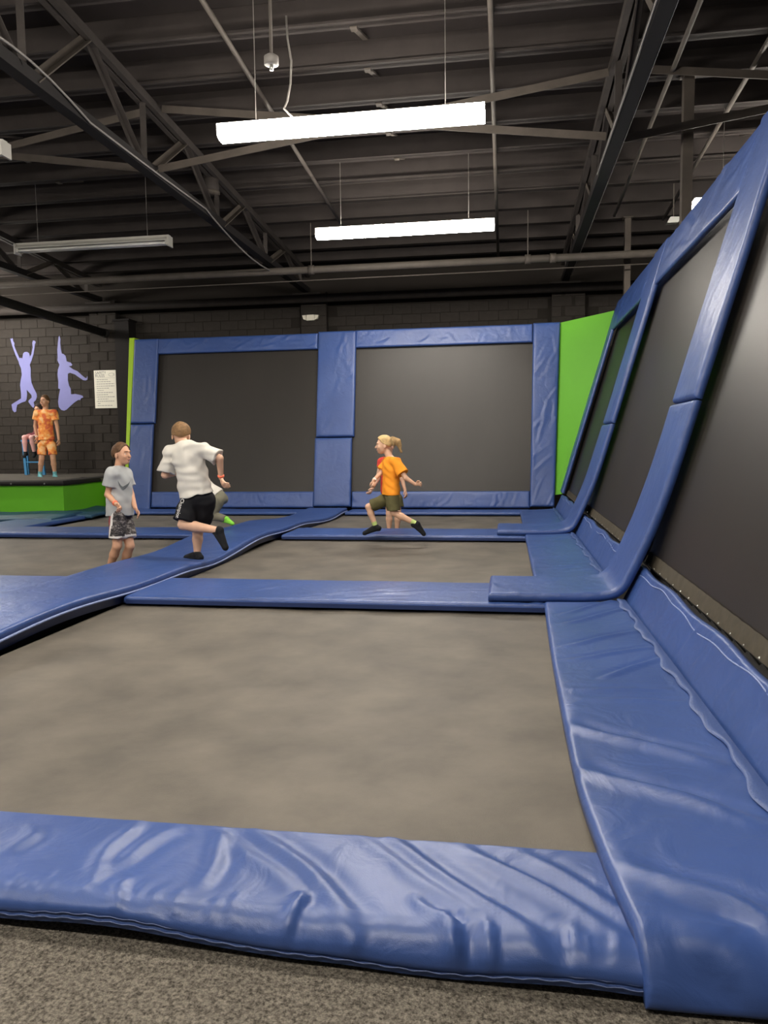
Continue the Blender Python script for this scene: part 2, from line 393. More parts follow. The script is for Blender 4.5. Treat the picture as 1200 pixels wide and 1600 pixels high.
def column(X, Y, w_, z0, z1, label, m='steel'):
    b = MB().box((X-w_/2, Y-w_/2, z0), (X+w_/2, Y+w_/2, z1)).box((X-w_/2-.03, Y-w_/2-.03, z1-.02), (X+w_/2+.03, Y+w_/2+.03, z1)).box((X-w_/2-.03, Y-w_/2-.03, z0), (X+w_/2+.03, Y+w_/2+.03, z0+.02))
    tag(b.build('steel_column', m), label, 'column')
column(1.99, 9.3, .11, -.9, zr(9.6), 'grey steel column standing behind the padded right wall near lit lamp', 'brace')
column(2.04, 13.9, .10, -.9, zr(13.9), 'slimmer grey steel column standing at the far end of right wall', 'brace')
tag(MB().box((-8.45, WB-.35, -.9), (-8.12, WB-.02, 3.95)).box((-8.48, WB-.38, 3.95), (-8.09, WB, 3.99)).build('wall_pier', 'black'), 'black square pier between safety sign and the left padded post', 'column')
tag(MB().tube([(-8.75, WB-.25, 3.72), (-8.75, 10, 3.84), (-8.75, 5, 3.95)], .085, 12).tube([(-8.75, WB-.3, 3.72), (-8.75, WB-.02, 3.72)], .1, 12).build('air_duct', 'black', smooth=True), 'black round duct sloping down to the wall above the sign', 'duct')
# pendant drop, dangling cable, truss cables
pend = empty('ceiling_sensor', at(424, 95, 6.4)); a0 = at(424, 95, 6.4)
MB().tube([a0+[0, 0, .06], [a0[0], a0[1], zr(6.4)+.2]], .014, 8).build('stem', 'pipe', pend, True)
MB().tube([a0+[0, 0, -.035], a0+[0, 0, -.03], a0+[0, 0, .03], a0+[0, 0, .05]], .06, 16, radii=[.045, .06, .06, .03]).build('housing', 'cable', pend, True)
MB().tube([a0+[0, 0, -.075], a0+[0, 0, -.035]], .016, 8).build('nozzle', 'metal', pend, True)
tag(pend, 'round grey sensor hanging on a stem left of the brighter tube', 'sensor')
cp = [at(x, y, 7.15) for x, y in ((447, 25), (449, 60), (455, 95), (454, 130), (449, 158), (444, 170), (452, 178), (462, 188))]
tag(MB().tube(cp, .010, 7).build('power_cord', 'cable', smooth=True), 'loose grey cord dangling to the front lit fixture', 'cord')
def drape(pts, r, label, m='cable'):
    tag(MB().tube(pts, r, 6).build('cable', m, smooth=True), label, 'cable', 'cables along the trusses')
def sagline(p, q, n, sag):
    p, q = np.array(p), np.array(q); return [p+(q-p)*i/n-np.array([0, 0, sag*math.sin(math.pi*i/n)]) for i in range(n+1)]
X1 = XT[1]+.085
drape(sagline((X1, 5.6, ZB+.09), (X1, 7.3, ZB+.02), 6, -.08)+sagline((X1, 7.4, ZB), (X1, 10.4, ZB+.04), 8, .01)+sagline((X1, 10.6, ZB), (X1, 14.1, 4.33), 8, .14), .012, 'grey cable lying on the long left truss and sagging at its end')
drape(sagline((XT[2]-.08, 4.5, ZB+.03), (XT[2]-.08, 9.9, ZB), 10, .02), .009, 'pale cable along the left edge of the right truss')
drape(sagline((XT[2]+.08, 4.5, ZB+.03), (XT[2]+.08, 15.5, ZB), 12, .02), .006, 'thin wire along the right edge of the right truss')
spk = at(330, 288, 11.0)
sp = empty('horn_speaker', spk); MB().tube([spk+[0, 0, .16], spk+[0, 0, .15], spk+[0, 0, -.05], spk+[0, 0, -.13]], .12, 18, radii=[.05, .105, .115, .115]).build('can', 'steel', sp, True)
MB().tube([spk+[0, 0, -.135], spk+[0, 0, -.10]], .122, 18).build('rim', 'brace', sp, True)
MB().bar(spk+[0, 0, .15], (spk[0], spk[1], zr(11)), .03, .03, (0, 1, 0)).build('bracket', 'steel', sp)
tag(sp, 'dark can shaped speaker hung beside the long left truss', 'speaker')

# ------------------------------------------------------------------ strip lights
def strip_light(xa, xb, Y, z, lit, label, rot=0.0):
    t = empty('strip_light', ((xa+xb)/2, Y, z)); c = (xa+xb)/2
    hs = [(-.075, .0), (.075, .0), (.075, .012), (.04, .055), (.04, .085), (-.04, .085), (-.04, .055), (-.075, .012)] if not lit else [(-.06, .051), (.06, .051), (.06, .062), (.035, .075), (-.035, .075), (-.06, .062)]
    prof = [(Y+p[0], z+p[1]) for p in hs]
    MB().prism(prof, 0, xa, xb).build('housing', 'white', t)
    if lit:
        ln = [(Y-.098, z+.050), (Y+.098, z+.050), (Y+.100, z-.03), (Y+.085, z-.062), (Y+.05, z-.078), (Y-.05, z-.078), (Y-.085, z-.062), (Y-.100, z-.03)]
        MB().prism(ln, 0, xa, xb).build('lens', 'lens', t)
    else:
        for s in (-.042, .042): MB().tube([(xa+.05, Y+s, z-.03), (xb-.05, Y+s, z-.03)], .019, 10).build('tube', 'tube', t, True)
    for x in (xa, xb):
        if not lit:
            MB().box((x-.012, Y-.08, z-.082), (x+.012, Y+.08, z+.07)).build('end_cap', 'white', t)
            for s in (-.042, .042): MB().box((x+(.012 if x == xa else -.05), Y+s-.02, z-.055), (x+(.05 if x == xa else -.012), Y+s+.02, z)).build('lamp_holder', 'white', t)
    for x in (xa+.35, xb-.35): MB().tube([(x, Y, z+.08), (x, Y, zr(Y)+.28)], .004, 5).build('hanger_wire', 'cable', t)
    return tag(t, label, 'light', 'strip lights hung from the roof')
strip_light(-2.66, -.19, 7.2, 4.14, True, 'glowing strip light hung nearest, the larger of the two bright ones')
strip_light(-2.66, -.16, 10.97, 4.2, True, 'glowing strip light hung farther back, the smaller bright one')
strip_light(-7.42, -4.94, 11.1, 4.25, False, 'unlit white strip light with bare tubes hung at the left')
strip_light(-7.45, -4.97, 7.32, 4.2, False, 'unlit strip light whose end pokes in at the left edge')
strip_light(2.36, 4.85, 10.6, 4.2, True, 'glowing strip light half hidden behind the padded right wall')
# the same row goes on over and behind the photographer
for i, Y in enumerate((3.45, -.3)): strip_light(-2.66, -.19, Y, 4.14, True, ['glowing strip light next in the row towards the photographer', 'glowing strip light of the row right over the photographer'][i])
for i, Y in enumerate((7.4, 11.1, 14.6)): strip_light(-12.9, -10.4, Y, 4.2, True, ['glowing strip light beyond the left edge in front of the platform', 'glowing strip light beyond the left edge, level with the unlit one', 'glowing strip light beyond the left edge over the platform'][i])  # unseen fixtures, added to brighten the left wall and the platform
for i, Y in enumerate((3.45, -.3)): strip_light(-7.45, -4.97, Y, 4.2, True, ['glowing strip light over the left beds, in front of the unlit ones', 'glowing strip light behind the photographer on the left'][i])  # lit fixtures added out of view as extra fill from the front left
fx = at(1052, 344, 12.6)
ex = empty('flood_fixture', fx); MB().prism([(fx[0]-.1, fx[2]-.05), (fx[0]+.06, fx[2]-.05), (fx[0]+.1, fx[2]+.03), (fx[0]-.05, fx[2]+.04)], 1, fx[1]-.06, fx[1]+.06).build('housing', 'metal', ex)
MB().tube([fx+[0, 0, .03], [fx[0], fx[1], zr(12.6)+.262]], .008, 6).build('stem', 'pipe', ex)
tag(ex, 'small silvery fixture hung in front of the grey column', 'light')
# emergency light on the middle pilaster
e0 = at(486, 497, WB-.22)
em = empty('emergency_light', e0)
MB().prism([(e0[0]-.09, e0[2]-.055), (e0[0]+.09, e0[2]-.055), (e0[0]+.08, e0[2]+.06), (e0[0]-.08, e0[2]+.06)], 1, e0[1]-.06, e0[1]+.02).build('housing', 'plastic', em)
for s in (-1, 1):
    MB().prism([(e0[0]+s*.095, e0[2]-.045), (e0[0]+s*.15, e0[2]-.03), (e0[0]+s*.175, e0[2]+.05), (e0[0]+s*.095, e0[2]+.055)], 1, e0[1]-.07, e0[1]+.01).build('lamp_head', 'plastic', em)
tag(em, 'white twin-head emergency light high on the back wall', 'emergency light')

# ================================================================== TRAMPOLINE COURT
XL, XR = -2.9, .30                                        # beds of the right column
def bed(x0, x1, y0, y1, label, sag=.03, dent=None, springs=()):
    t = empty('trampoline', ((x0+x1)/2, (y0+y1)/2, -.06))
    n = 36
    u = np.linspace(0, 1, n); U, V = np.meshgrid(u, u, indexing='ij')
    X, Y = x0+(x1-x0)*U, y0+(y1-y0)*V
    Z = -.0-sag*np.sin(math.pi*U)*np.sin(math.pi*V)
    if dent is not None:
        q = np.exp(-((X-dent[0])**2+(Y-dent[1])**2)/dent[3]**2); Z = Z-dent[2]*q*np.sin(math.pi*U)**.3*np.sin(math.pi*V)**.3
    Z = Z+.004*np.sin(X*9+2*np.sin(Y*5))*np.sin(Y*8)*np.sin(math.pi*U)
    I = np.arange(n*n).reshape(n, n); K = n*n
    v = np.concatenate([np.stack([X, Y, Z], -1).reshape(-1, 3), np.stack([X, Y, Z-.008], -1).reshape(-1, 3)])
    q = np.stack([I[:-1,:-1], I[1:,:-1], I[1:,1:], I[:-1,1:]], -1).reshape(-1, 4)
    obj('jump_mat', v, np.concatenate([q, q[:, ::-1]+K]), 'bed', t, True)
    b = MB(); g = .16
    for p, r in (((x0-g, y0-g), (x1+g, y0-g)), ((x1+g, y0-g), (x1+g, y1+g)), ((x1+g, y1+g), (x0-g, y1+g)), ((x0-g, y1+g), (x0-g, y0-g))):
        b.tube([(*p, -.03), (*r, -.03)], .028, 8)
    b.build('steel_frame', 'black', t, True)
    for k in springs:
        MB().tube([(k, y1-.01, -.005), (k, y1+.135, -.025)], .011, 6).build('spring', 'metal', t, True)
    return tag(t, label, 'trampoline', 'trampoline beds')
bed(XL, XR, 2.0, 5.42, 'large empty grey trampoline bed nearest the carpet', .035)
bed(XL, XR, 6.12, 9.38, 'grey trampoline bed under the running child in orange', .03)
bed(XL, XR, 10.05, 12.75, 'grey trampoline bed right in front of the right back frame', .02)
bed(-6.85, -3.6, 6.1, 9.40, 'grey trampoline bed sagging under the child in grey shirt', .05, (-4.0, 7.3, .10, .9), np.linspace(-5.6, -3.8, 13))
bed(-6.85, -3.6, 10.05, 12.75, 'grey trampoline bed in front of the left back frame', .04)
bed(-6.85, -3.6, 2.0, 5.42, 'grey trampoline bed left of catwalk, only its corner in view', .03)

def line_folds(lst, z, fx, fy, w=.02, am=.01):
    out = []
    for it in lst:
        (xa, ya, xb, yb) = it[:4]; p, q = onz(xa, ya, z), onz(xb, yb, z)
        out.append((fx(p[0]), fy(p[1]), fx(q[0]), fy(q[1]), it[4] if len(it) > 4 else w, it[5] if len(it) > 5 else am))
    return out
# --- front pad
fx0, fx1, fy0, fy1 = -3.7, .345, 1.705, 2.15
def S_front(U, V):
    X = fx0+(fx1-fx0)*U; lift = .018*np.clip((-.55-X)/.6, 0, 1)+.006*np.sin(X*5.2)+.004*np.sin(X*11)
    Y = fy0+(fy1-fy0)*V-.012*np.sin(X*3.1)*(1-V)+.055*np.clip((-.5-X)/.8, 0, 1.2)*(1-V)
    dr = np.clip(1-V/.10, 0, 1); Z = .014-(.046-lift)*dr**1.4
    return X, Y, Z
fo = line_folds([(395,1292,580,1465,.030,.011),(330,1290,500,1440,.03,.006),(588,1300,885,1500,.026,.014),(540,1300,800,1470,.03,.007),(712,1316,990,1470,.024,.011),(800,1322,1010,1440,.02,.006),
      (640,1400,720,1470,.02,.008),(470,1400,440,1450,.02,.007),(560,1440,535,1470,.015,.006),(215,1280,110,1400,.03,.008),(280,1290,130,1380,.03,.006),(60,1290,0,1350,.03,.006),(350,1300,310,1400,.025,.007),(190,1380,170,1420,.02,.006),(690,1420,730,1485,.016,.008),(760,1440,775,1490,.014,.007)],
      .047, lambda x: x-fx0, lambda y: y-fy0)
g = np.random.default_rng(2)
for k in range(70):                                       # puckers along the stitched edge
    a = g.uniform(.1, fx1-fx0-.05); fo.append((a, .015, a+g.normal(0, .02), g.uniform(.05, .12), .010, g.uniform(.003, .007)))
fo = [(a, b, c, d, e*.95, f*1.45) if i < 16 else (a, b, c, d, e, f*.8) for i, (a, b, c, d, e, f) in enumerate(fo)]
fp = P_(S_front, fx1-fx0, fy1-fy0, .034, folds=fo, cell=.012, seed=1, lump=.003)
tag(fp, 'wrinkled blue vinyl pad along the carpet edge in front', 'pad')
xs = np.linspace(0, 1, 240); hv, hf = [], []
for i, u in enumerate(xs):
    x, y, z = (float(q) for q in S_front(np.array(u), np.array(0.0)))
    pk = .003*math.sin(i*1.7)+.002*math.sin(i*.6)
    for dy, dz in ((-.004, .030), (-.012, .022+pk), (-.013, .008), (-.016, .004+pk*.5), (-.012, -.010)): hv.append((x, y+dy, z+dz))
for i in range(len(xs)-1):
    for k in range(4): hf.append((i*5+k, i*5+k+1, (i+1)*5+k+1, (i+1)*5+k))
obj('stitched_hem', hv, hf, 'hem', fp, True)
for dy, dz in ((-.0125, .018), (-.0150, .006)):
    MB().tube([(hv[i*5+2][0], hv[i*5+2][1]+.013+dy-.003, hv[i*5+2][2]-.008+dz+.002*math.sin(i*1.7)) for i in range(240)], .0016, 4).build('stitching', 'stitch', fp, True)
# --- right deck pads
def xl_r(Y): return .232+.034*((Y-2.7)/1.5)**2*np.where(Y < 2.7, 4.8, .35)
def deck_pad(y0, y1, label, folds, z=.05, th=.045, drape_front=False, seed=0, cell=.03):
    def S(U, V):
        Y = y0+(y1-y0)*V; xl = xl_r(Y) if drape_front else .235+.0*Y+.03*np.sin((Y-y0)/(y1-y0)*math.pi)*0
        X = xl+(.80-xl)*U+0*V
        Z = z+.02*U**3+0*V
        if drape_front: dr = np.clip(1-(Y-y0)/.085, 0, 1); Z = Z-(.108)*dr**1.6
        return X, Y, Z
    o = P_(S, .57, y1-y0, th, folds=folds, cell=cell, seed=seed); tag(o, label, 'pad', 'deck pads along the right wall')
    hv, hf = [], []; n = int((y1-y0)/.035); gg = np.random.default_rng(seed+5); ph = gg.uniform(0, 6, 3)
    for i in range(n+1):                                  # loose stitched flap along the wall
        Y = y0+.05+(y1-y0-.06)*i/n; wv = .012*math.sin(Y*9+ph[0])+.008*math.sin(Y*23+ph[1])
        for du, dz in ((-.040+wv, .048), (-.034+wv*.6, .056), (-.012, .054+wv*.4), (.012, .048)): hv.append((.80+du, Y, z+.02+dz-(.11*max(0, 1-(Y-y0)/.085)**1.6 if drape_front else 0)))
    for i in range(n):
        for k in range(3): hf.append((i*4+k, i*4+k+1, (i+1)*4+k+1, (i+1)*4+k))
    obj('hem_flap', hv, hf, 'hem', o, True)
    return o
y0 = 1.68
lf = line_folds([(880,1128,1150,1205,.026,.012),(900,1196,1210,1300,.028,.015),(950,1345,1230,1445,.026,.014),(1000,1395,1215,1460,.02,-.006),(1000,1440,1190,1500,.018,-.008),(1010,1505,1200,1545,.014,.010),(1080,1495,1230,1530,.014,.010),
     (865,975,1000,950,.018,.008),(870,1010,1015,985,.018,.008),(870,1030,1030,1015,.016,.007),(935,1060,1045,1030,.016,.009),(880,1075,1060,1080,.02,.005),(900,1090,1080,1100,.02,.004),(865,960,985,935,.015,.007)],
     .10, lambda x: x-.235, lambda y: y-y0)
lf = [(a, b, c, d, e*1.35, f*1.7) for a, b, c, d, e, f in lf]
deck_pad(y0, 5.40, 'long wrinkled blue deck pad beside the nearest bed on the right', lf, drape_front=True, seed=3, cell=.016)
deck_pad(6.1, 9.4, 'blue deck pad on the right beside the second bed', rand_folds(16, .57, 3.3, .25, .25, (.015, .03), (.005, .010), (.3, .6), 5), seed=4, cell=.025)
deck_pad(10.0, 12.9, 'blue deck pad on the right beside the farthest bed', rand_folds(10, .57, 2.9, .2, .3, (.015, .03), (.004, .008), (.3, .6), 6), seed=5, cell=.035)
# --- riser pads below the sloping wall
def riser(y0, y1, label, seed):
    def S(U, V):
        t = V; wob = .006*np.sin(U*(y1-y0)*6+seed)
        return .835+.135*t+wob*t, y1+(y0-y1)*U, .035+.285*t+wob
    o = P_(S, y1-y0, .31, .035, folds=rand_folds(int(6*(y1-y0)), y1-y0, .31, 1.45, .25, (.015, .035), (.003, .008), (.15, .35), seed), cell=.03, seed=seed, backflip=False)
    tag(o, label, 'pad', 'upright pads at the foot of the right wall')
    n = int((y1-y0)/.06); gg = np.random.default_rng(seed); pts = []
    for i in range(n+1):
        Y = y0+(y1-y0)*i/n; wv = .012*math.sin(Y*4+seed)+.007*math.sin(Y*11)
        pts.append((.918+wv*.3, Y, .295+wv))
    MB().tube(pts, .004, 5).build('seam', 'piping', o, True)
    return o
riser(1.55, 5.56, 'upright blue pad at the foot of the nearest wall panel', 2)
riser(5.92, 9.55, 'upright blue pad at the foot of the middle wall panel', 3)
riser(9.95, 13.15, 'upright blue pad at the foot of the farthest wall panel', 4)
# --- sloping rebound panels
SL = .288
def rebound_right(y0, y1, label):
    t = empty('rebound_trampoline', (1.0, (y0+y1)/2, .05)); n, k = 24, 24
    u = np.linspace(0, 1, n); U, V = np.meshgrid(u, u, indexing='ij')
    Y, Z = y0+(y1-y0)*U, .37+(3.1-.37)*V; X = (.918)+SL*Z+.03*np.sin(math.pi*U)*np.sin(math.pi*V)
    I = np.arange(n*n).reshape(n, n); K = n*n
    v = np.concatenate([np.stack([X, Y, Z], -1).reshape(-1, 3), np.stack([X+.008, Y, Z], -1).reshape(-1, 3)])
    q = np.stack([I[:-1,:-1], I[:-1,1:], I[1:,1:], I[1:,:-1]], -1).reshape(-1, 4)
    obj('rebound_mat', v, np.concatenate([q, q[:, ::-1]+K]), 'wallmesh', t, True)
    m = int((y1-y0)/.045); hv, hf = [], []
    for i in range(m+1):                                  # gathered webbing at the lower edge
        Y_ = y0+(y1-y0)*i/m; wv = .010*abs(math.sin(i*.9))
        for z, dx in ((.325, -.012), (.362+wv, -.004-wv), (.405, -.006)): hv.append(((.918)+SL*z+dx, Y_, z+(wv*.5 if z > .39 else 0)))
    for i in range(m):
        for j in range(2): hf.append((i*3+j, (i+1)*3+j, (i+1)*3+j+1, i*3+j+1))
    obj('webbing', hv, hf, 'webbing', t, True)
    b = MB()
    for (ya, za), (yb, zb) in (((y0+.05, .2), (y1-.05, .2)), ((y0+.05, 3.3), (y1-.05, 3.3)), ((y0+.05, .2), (y0+.05, 3.3)), ((y1-.05, .2), (y1-.05, 3.3))):
        b.bar((1.02+SL*za, ya, za), (1.02+SL*zb, yb, zb), .06, .06, (1, 0, 0))
    b.build('steel_frame', 'black', t)
    for i in range(int((y1-y0)/.2)):
        Y_ = y0+.1+.2*i; MB().tube([((.918)+SL*.33-.012, Y_, .335), (1.0+SL*.24, Y_, .25)], .006, 6).build('hook', 'metal', t, True)
    return tag(t, label, 'trampoline', 'sloping rebound panels on the right')
rebound_right(1.3, 5.74, 'nearest sloping black rebound panel cut by the right edge')
rebound_right(5.78, 9.74, 'middle sloping black rebound panel on the right wall')
rebound_right(9.78, 13.25, 'farthest narrow looking sloping rebound panel on the right wall')
# --- padded posts of the right wall: a tail on the deck, a bend, then up the slope
def path_fn(pts):
    pts = np.array(pts, float)
    for _ in range(3):                                    # corner cutting keeps the ends
        q = [pts[0]]
        for a, b in zip(pts[:-1], pts[1:]): q += [a*.75+b*.25, a*.25+b*.75]
        q.append(pts[-1]); pts = np.array(q)
    s = np.concatenate([[0], np.cumsum(np.linalg.norm(np.diff(pts, axis=0), axis=1))]); L = s[-1]
    return (lambda V: (np.interp(V*L, s, pts[:, 0]), np.interp(V*L, s, pts[:, 1]))), L
def wall_post(y0, y1, label, tail, zs, seed, folds=None, tz=.09, cell=.04):
    fnp, L = path_fn([(tail, tz), (.30, tz), (.62, tz+.005), (.80, tz+.04), (.90, .32), (.865+SL*.75, .75), (.865+SL*zs, zs)])
    def S(U, V):
        X, Z = fnp(V); return X, y1+(y0-y1)*U, Z
    o = P_(S, y1-y0, L, .06, folds=folds if folds is not None else rand_folds(9, y1-y0, 1.1, .3, .5, (.015, .03), (.004, .010), (.2, .5), seed), cell=cell, seed=seed)
    tag(o, 'lower pad of the '+label+' curving onto the deck', 'pad', 'padded posts of the right wall')
    fnp2, L2 = path_fn([(.865+SL*(zs+.012), zs+.012), (.865+SL*2.4, 2.4), (.865+SL*3.50, 3.50)])
    def S2(U, V):
        X, Z = fnp2(V); return X, y1-.02+(y0-y1+.03)*U, Z
    o = P_(S2, y1-y0, L2, .06, folds=rand_folds(12, y1-y0, L2, 1.2, .35, (.012, .025), (.003, .008), (.2, .6), seed+9), cell=cell, seed=seed+2)
    tag(o, 'upper pad of the '+label, 'pad', 'padded posts of the right wall')
wall_post(5.40, 6.13, 'nearest padded post on the right wall', -.12, 1.46, 11)
wall_post(9.36, 10.15, 'middle padded post on the right wall', -.10, 1.40, 12)
fnp, L = path_fn([(.86+SL*.35, .35), (.86+SL*1.5, 1.5), (.86+SL*3.40, 3.40)])
o = P_(lambda U, V: (fnp(V)[0], 13.42-.45*U, fnp(V)[1]), .45, L, .05, folds=rand_folds(5, .45, L, 1.3, .3, seed=3), cell=.06, seed=14); tag(o, 'narrow blue pad up the far end of right wall next to green panel', 'pad')
def top_right(y0, y1, label, seed):
    def S(U, V): return .865+SL*(2.98+.50*V), y1+(y0-y1)*U, 2.98+.50*V
    o = P_(S, y1-y0, .52, .05, folds=rand_folds(int(5*(y1-y0)), y1-y0, .52, .35, .4, (.02, .04), (.005, .012), (.3, .8), seed), cell=.04, seed=seed)
    tag(o, label, 'pad', 'top pads of the right wall')
top_right(1.3, 5.42, 'blue top pad over the nearest panel above the right edge', 21)
top_right(6.10, 9.38, 'wide blue top pad above the middle right wall panel', 22)
top_right(10.12, 13.4, 'blue top pad above the farthest right wall panel', 23)
# --- cross pads between the beds and the raised catwalk
def cross(x0, x1, y0, y1, label, seed, z=.025, nf=14, amp=(.003, .007)):
    S, La, Lb = flat_pad(x0, x1, y0, y1, z)
    o = P_(S, La, Lb, .055, folds=rand_folds(nf, La, Lb, .45, .5, (.018, .035), amp, (.3, .6), seed), cell=.03, seed=seed)
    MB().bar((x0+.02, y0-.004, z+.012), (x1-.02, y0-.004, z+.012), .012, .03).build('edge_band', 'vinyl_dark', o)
    return tag(o, label, 'pad', 'pads across between the beds')
cross(-2.86, .42, 5.37, 6.18, 'blue cross pad between the nearest and the second bed', 31, amp=(.004, .009))
cross(-2.80, .42, 9.33, 10.12, 'blue cross pad under the running child in orange', 32)
cross(-7.0, -3.6, 5.37, 6.18, 'blue cross pad left of catwalk at the left edge', 33)
cross(-7.0, -3.6, 9.33, 10.12, 'blue cross pad behind the child in the grey shirt', 34)
def S_cat(U, V):
    Y = 1.75+(13.0-1.75)*V; k = np.clip((Y-10.2)/2.0, 0, 1); k = k*k*(3-2*k)
    xl, xr = -3.66+.26*k, -2.85+.14*k-.06*np.clip((6-Y)/2, 0, 1)
    bow = .035*np.exp(-((Y-7.3)/.6)**2); 
    Z = .085+.022*np.sin(Y*1.5+.6)+.012*np.sin(Y*3.1)-.05*np.clip((Y-10.6)/2, 0, 1)
    return xl+(xr-xl)*U+bow*0, Y, Z-.02*np.exp(-((Y-7.1)/.45)**2)*U
cat = P_(S_cat, .81, 11.25, .05, folds=rand_folds(26, .81, 11.25, 1.2, .6, (.02, .05), (.002, .006), (.3, .9), 41), cell=.05, seed=41, edge=.6)
tag(cat, 'long raised blue catwalk pad running away between the bed columns', 'pad')
vv = np.linspace(0, 1, 120); cx, cy, cz = S_cat(np.ones(120), vv)
MB().tube([(x+.006, y, z-.004) for x, y, z in zip(cx, cy, cz)], .009, 6).build('piping', 'piping', cat, True)
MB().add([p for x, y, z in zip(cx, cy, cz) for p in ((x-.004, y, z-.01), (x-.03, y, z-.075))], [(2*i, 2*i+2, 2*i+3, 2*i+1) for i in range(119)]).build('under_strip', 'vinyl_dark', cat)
# left border, near and far
S, La, Lb = flat_pad(-7.75, -6.9, 5.0, 11.9, .02)
tag(P_(S, La, Lb, .055, 'vinyl', rand_folds(12, La, Lb, .3, .4, seed=51), .06, seed=51), 'blue border pad left of the left beds', 'pad')

# ------------------------------------------------------------------ back frames, leaning back a little
BL = .18; BY = 13.30
def yb(z): return BY+BL*z
def back_pad(x0, x1, z0, z1, th, label, folds, cell=.04, seed=0, xt0=None, xt1=None, off=0.0):
    xt0 = x0 if xt0 is None else xt0; xt1 = x1 if xt1 is None else xt1
    def S(U, V):
        Z = z0+(z1-z0)*V; a = x0+(xt0-x0)*V; b = x1+(xt1-x1)*V
        return a+(b-a)*U, yb(Z)-off, Z
    o = P_(S, abs(x1-x0), z1-z0, th, folds=folds, cell=cell, seed=seed)
    return tag(o, label, 'pad', 'pads of the back frames')
RF = rand_folds
back_pad(-6.92, -6.47, .02, 1.62, .07, 'lower pad of the left padded post of back frame', RF(6, .45, 1.6, 1.2, .4, seed=61), seed=61, off=.02)
back_pad(-6.92, -6.44, 1.635, 3.22, .07, 'upper pad of the left padded post of back frame', RF(6, .45, 1.6, 1.3, .4, seed=62), seed=62, off=.02)
back_pad(-3.38, -2.70, .10, 1.32, .07, 'lower pad of the middle padded post above the catwalk', RF(10, .68, 1.2, 1.0, .5, (.015, .03), (.003, .008), seed=63), seed=63, off=.02)
back_pad(-3.36, -2.66, 1.335, 3.24, .07, 'upper pad of the middle padded post of the back frame', RF(10, .68, 1.9, 1.2, .3, (.015, .03), (.004, .009), (.3, 1.0), seed=64), seed=64, off=.02)
back_pad(.41, .82, .10, 3.26, .07, 'padded right post of the back frame next to green panel', RF(22, .42, 3.1, .95, .25, (.014, .026), (.005, .010), (.3, .8), seed=65), seed=65, xt0=.47, xt1=.93, off=.02, cell=.03)
back_pad(-6.46, -3.37, 2.93, 3.22, .06, 'blue top pad over the left back panel', RF(22, 3.1, .3, .5, .5, (.015, .03), (.004, .010), (.15, .4), seed=66), seed=66, cell=.03)
back_pad(-2.67, .46, 2.93, 3.25, .06, 'blue top pad over the right back panel', RF(14, 3.1, .3, .7, .6, (.02, .03), (.003, .008), (.15, .3), seed=67), seed=67, cell=.03)
back_pad(-6.46, -3.38, .08, .37, .06, 'crumpled blue bottom pad under the left back panel', RF(26, 3.1, .3, 1.2, .4, (.012, .025), (.005, .011), (.12, .3), seed=68), seed=68, cell=.03)
back_pad(-2.69, .41, .08, .37, .06, 'crumpled blue bottom pad under the right back panel', RF(30, 3.1, .3, 1.1, .35, (.012, .025), (.005, .011), (.12, .3), seed=69), seed=69, cell=.03)
for x0, x1, lb, sd in ((-6.95, -3.42, 'flat blue strip pad on the deck below the left back panel', 71), (-2.68, .40, 'flat blue strip pad on the deck below the right back panel', 72)):
    S, La, Lb = flat_pad(x0, x1, 12.66, 13.26, .02); tag(P_(S, La, Lb, .05, folds=RF(10, La, Lb, .2, .3, seed=sd), cell=.05, seed=sd), lb, 'pad', 'deck strips at the back frames')
def rebound_back(x0, x1, label):
    t = empty('rebound_trampoline', ((x0+x1)/2, yb(.3), .1)); n = 24; u = np.linspace(0, 1, n); U, V = np.meshgrid(u, u, indexing='ij')
    X, Z = x0+(x1-x0)*U, .3+2.72*V; Y = yb(Z)+.03+.04*np.sin(math.pi*U)*np.sin(math.pi*V)
    I = np.arange(n*n).reshape(n, n); K = n*n
    v = np.concatenate([np.stack([X, Y, Z], -1).reshape(-1, 3), np.stack([X, Y+.008, Z], -1).reshape(-1, 3)])
    q = np.stack([I[:-1,:-1], I[1:,:-1], I[1:,1:], I[:-1,1:]], -1).reshape(-1, 4)
    obj('rebound_mat', v, np.concatenate([q, q[:, ::-1]+K]), 'wallmesh', t, True)
    b = MB()
    for (xa, za), (xb, zb) in (((x0-.2, .15), (x1+.2, .15)), ((x0-.2, 3.15), (x1+.2, 3.15)), ((x0-.1, .15), (x0-.1, 3.15)), ((x1+.1, .15), (x1+.1, 3.15))):
        b.bar((xa, yb(za)+.06, za), (xb, yb(zb)+.06, zb), .06, .06, (0, 1, 0))
    b.build('steel_frame', 'black', t)
    return tag(t, label, 'trampoline', 'rebound panels of the back frames')
rebound_back(-6.5, -3.32, 'left black rebound panel of the back frames')
rebound_back(-2.74, .48, 'right black rebound panel of the back frames with pale sheen')
# green corner panel, lime edge board
def slab(name, pts, d, m, label, cat):
    pts = [np.array(p, float) for p in pts]; d = np.array(d, float); n = len(pts)
    v = pts+[p+d for p in pts]; f = [list(range(n)), list(range(2*n-1, n-1, -1))]+[[i, n+i, n+(i+1) % n, (i+1) % n] for i in range(n)]
    return tag(obj(name, v, f, m), label, cat)
slab('corner_panel', [(.80, yb(.3)+.0, .30), (.96, yb(.3)-.05, .33), (1.84, 13.45, 3.38), (.90, yb(3.25)+.0, 3.26)], (0, .03, 0), 'green', 'bright green tapering panel filling the corner of the frames', 'panel')
slab('edge_board', [(-6.93, yb(0)-.06, .0), (-6.98, yb(0)-.06, .0), (-7.03, yb(3.25)-.06, 3.26), (-6.93, yb(3.25)-.06, 3.26)], (0, .8, 0), 'lime', 'thin lime green edge board on the left end of back frame', 'panel')

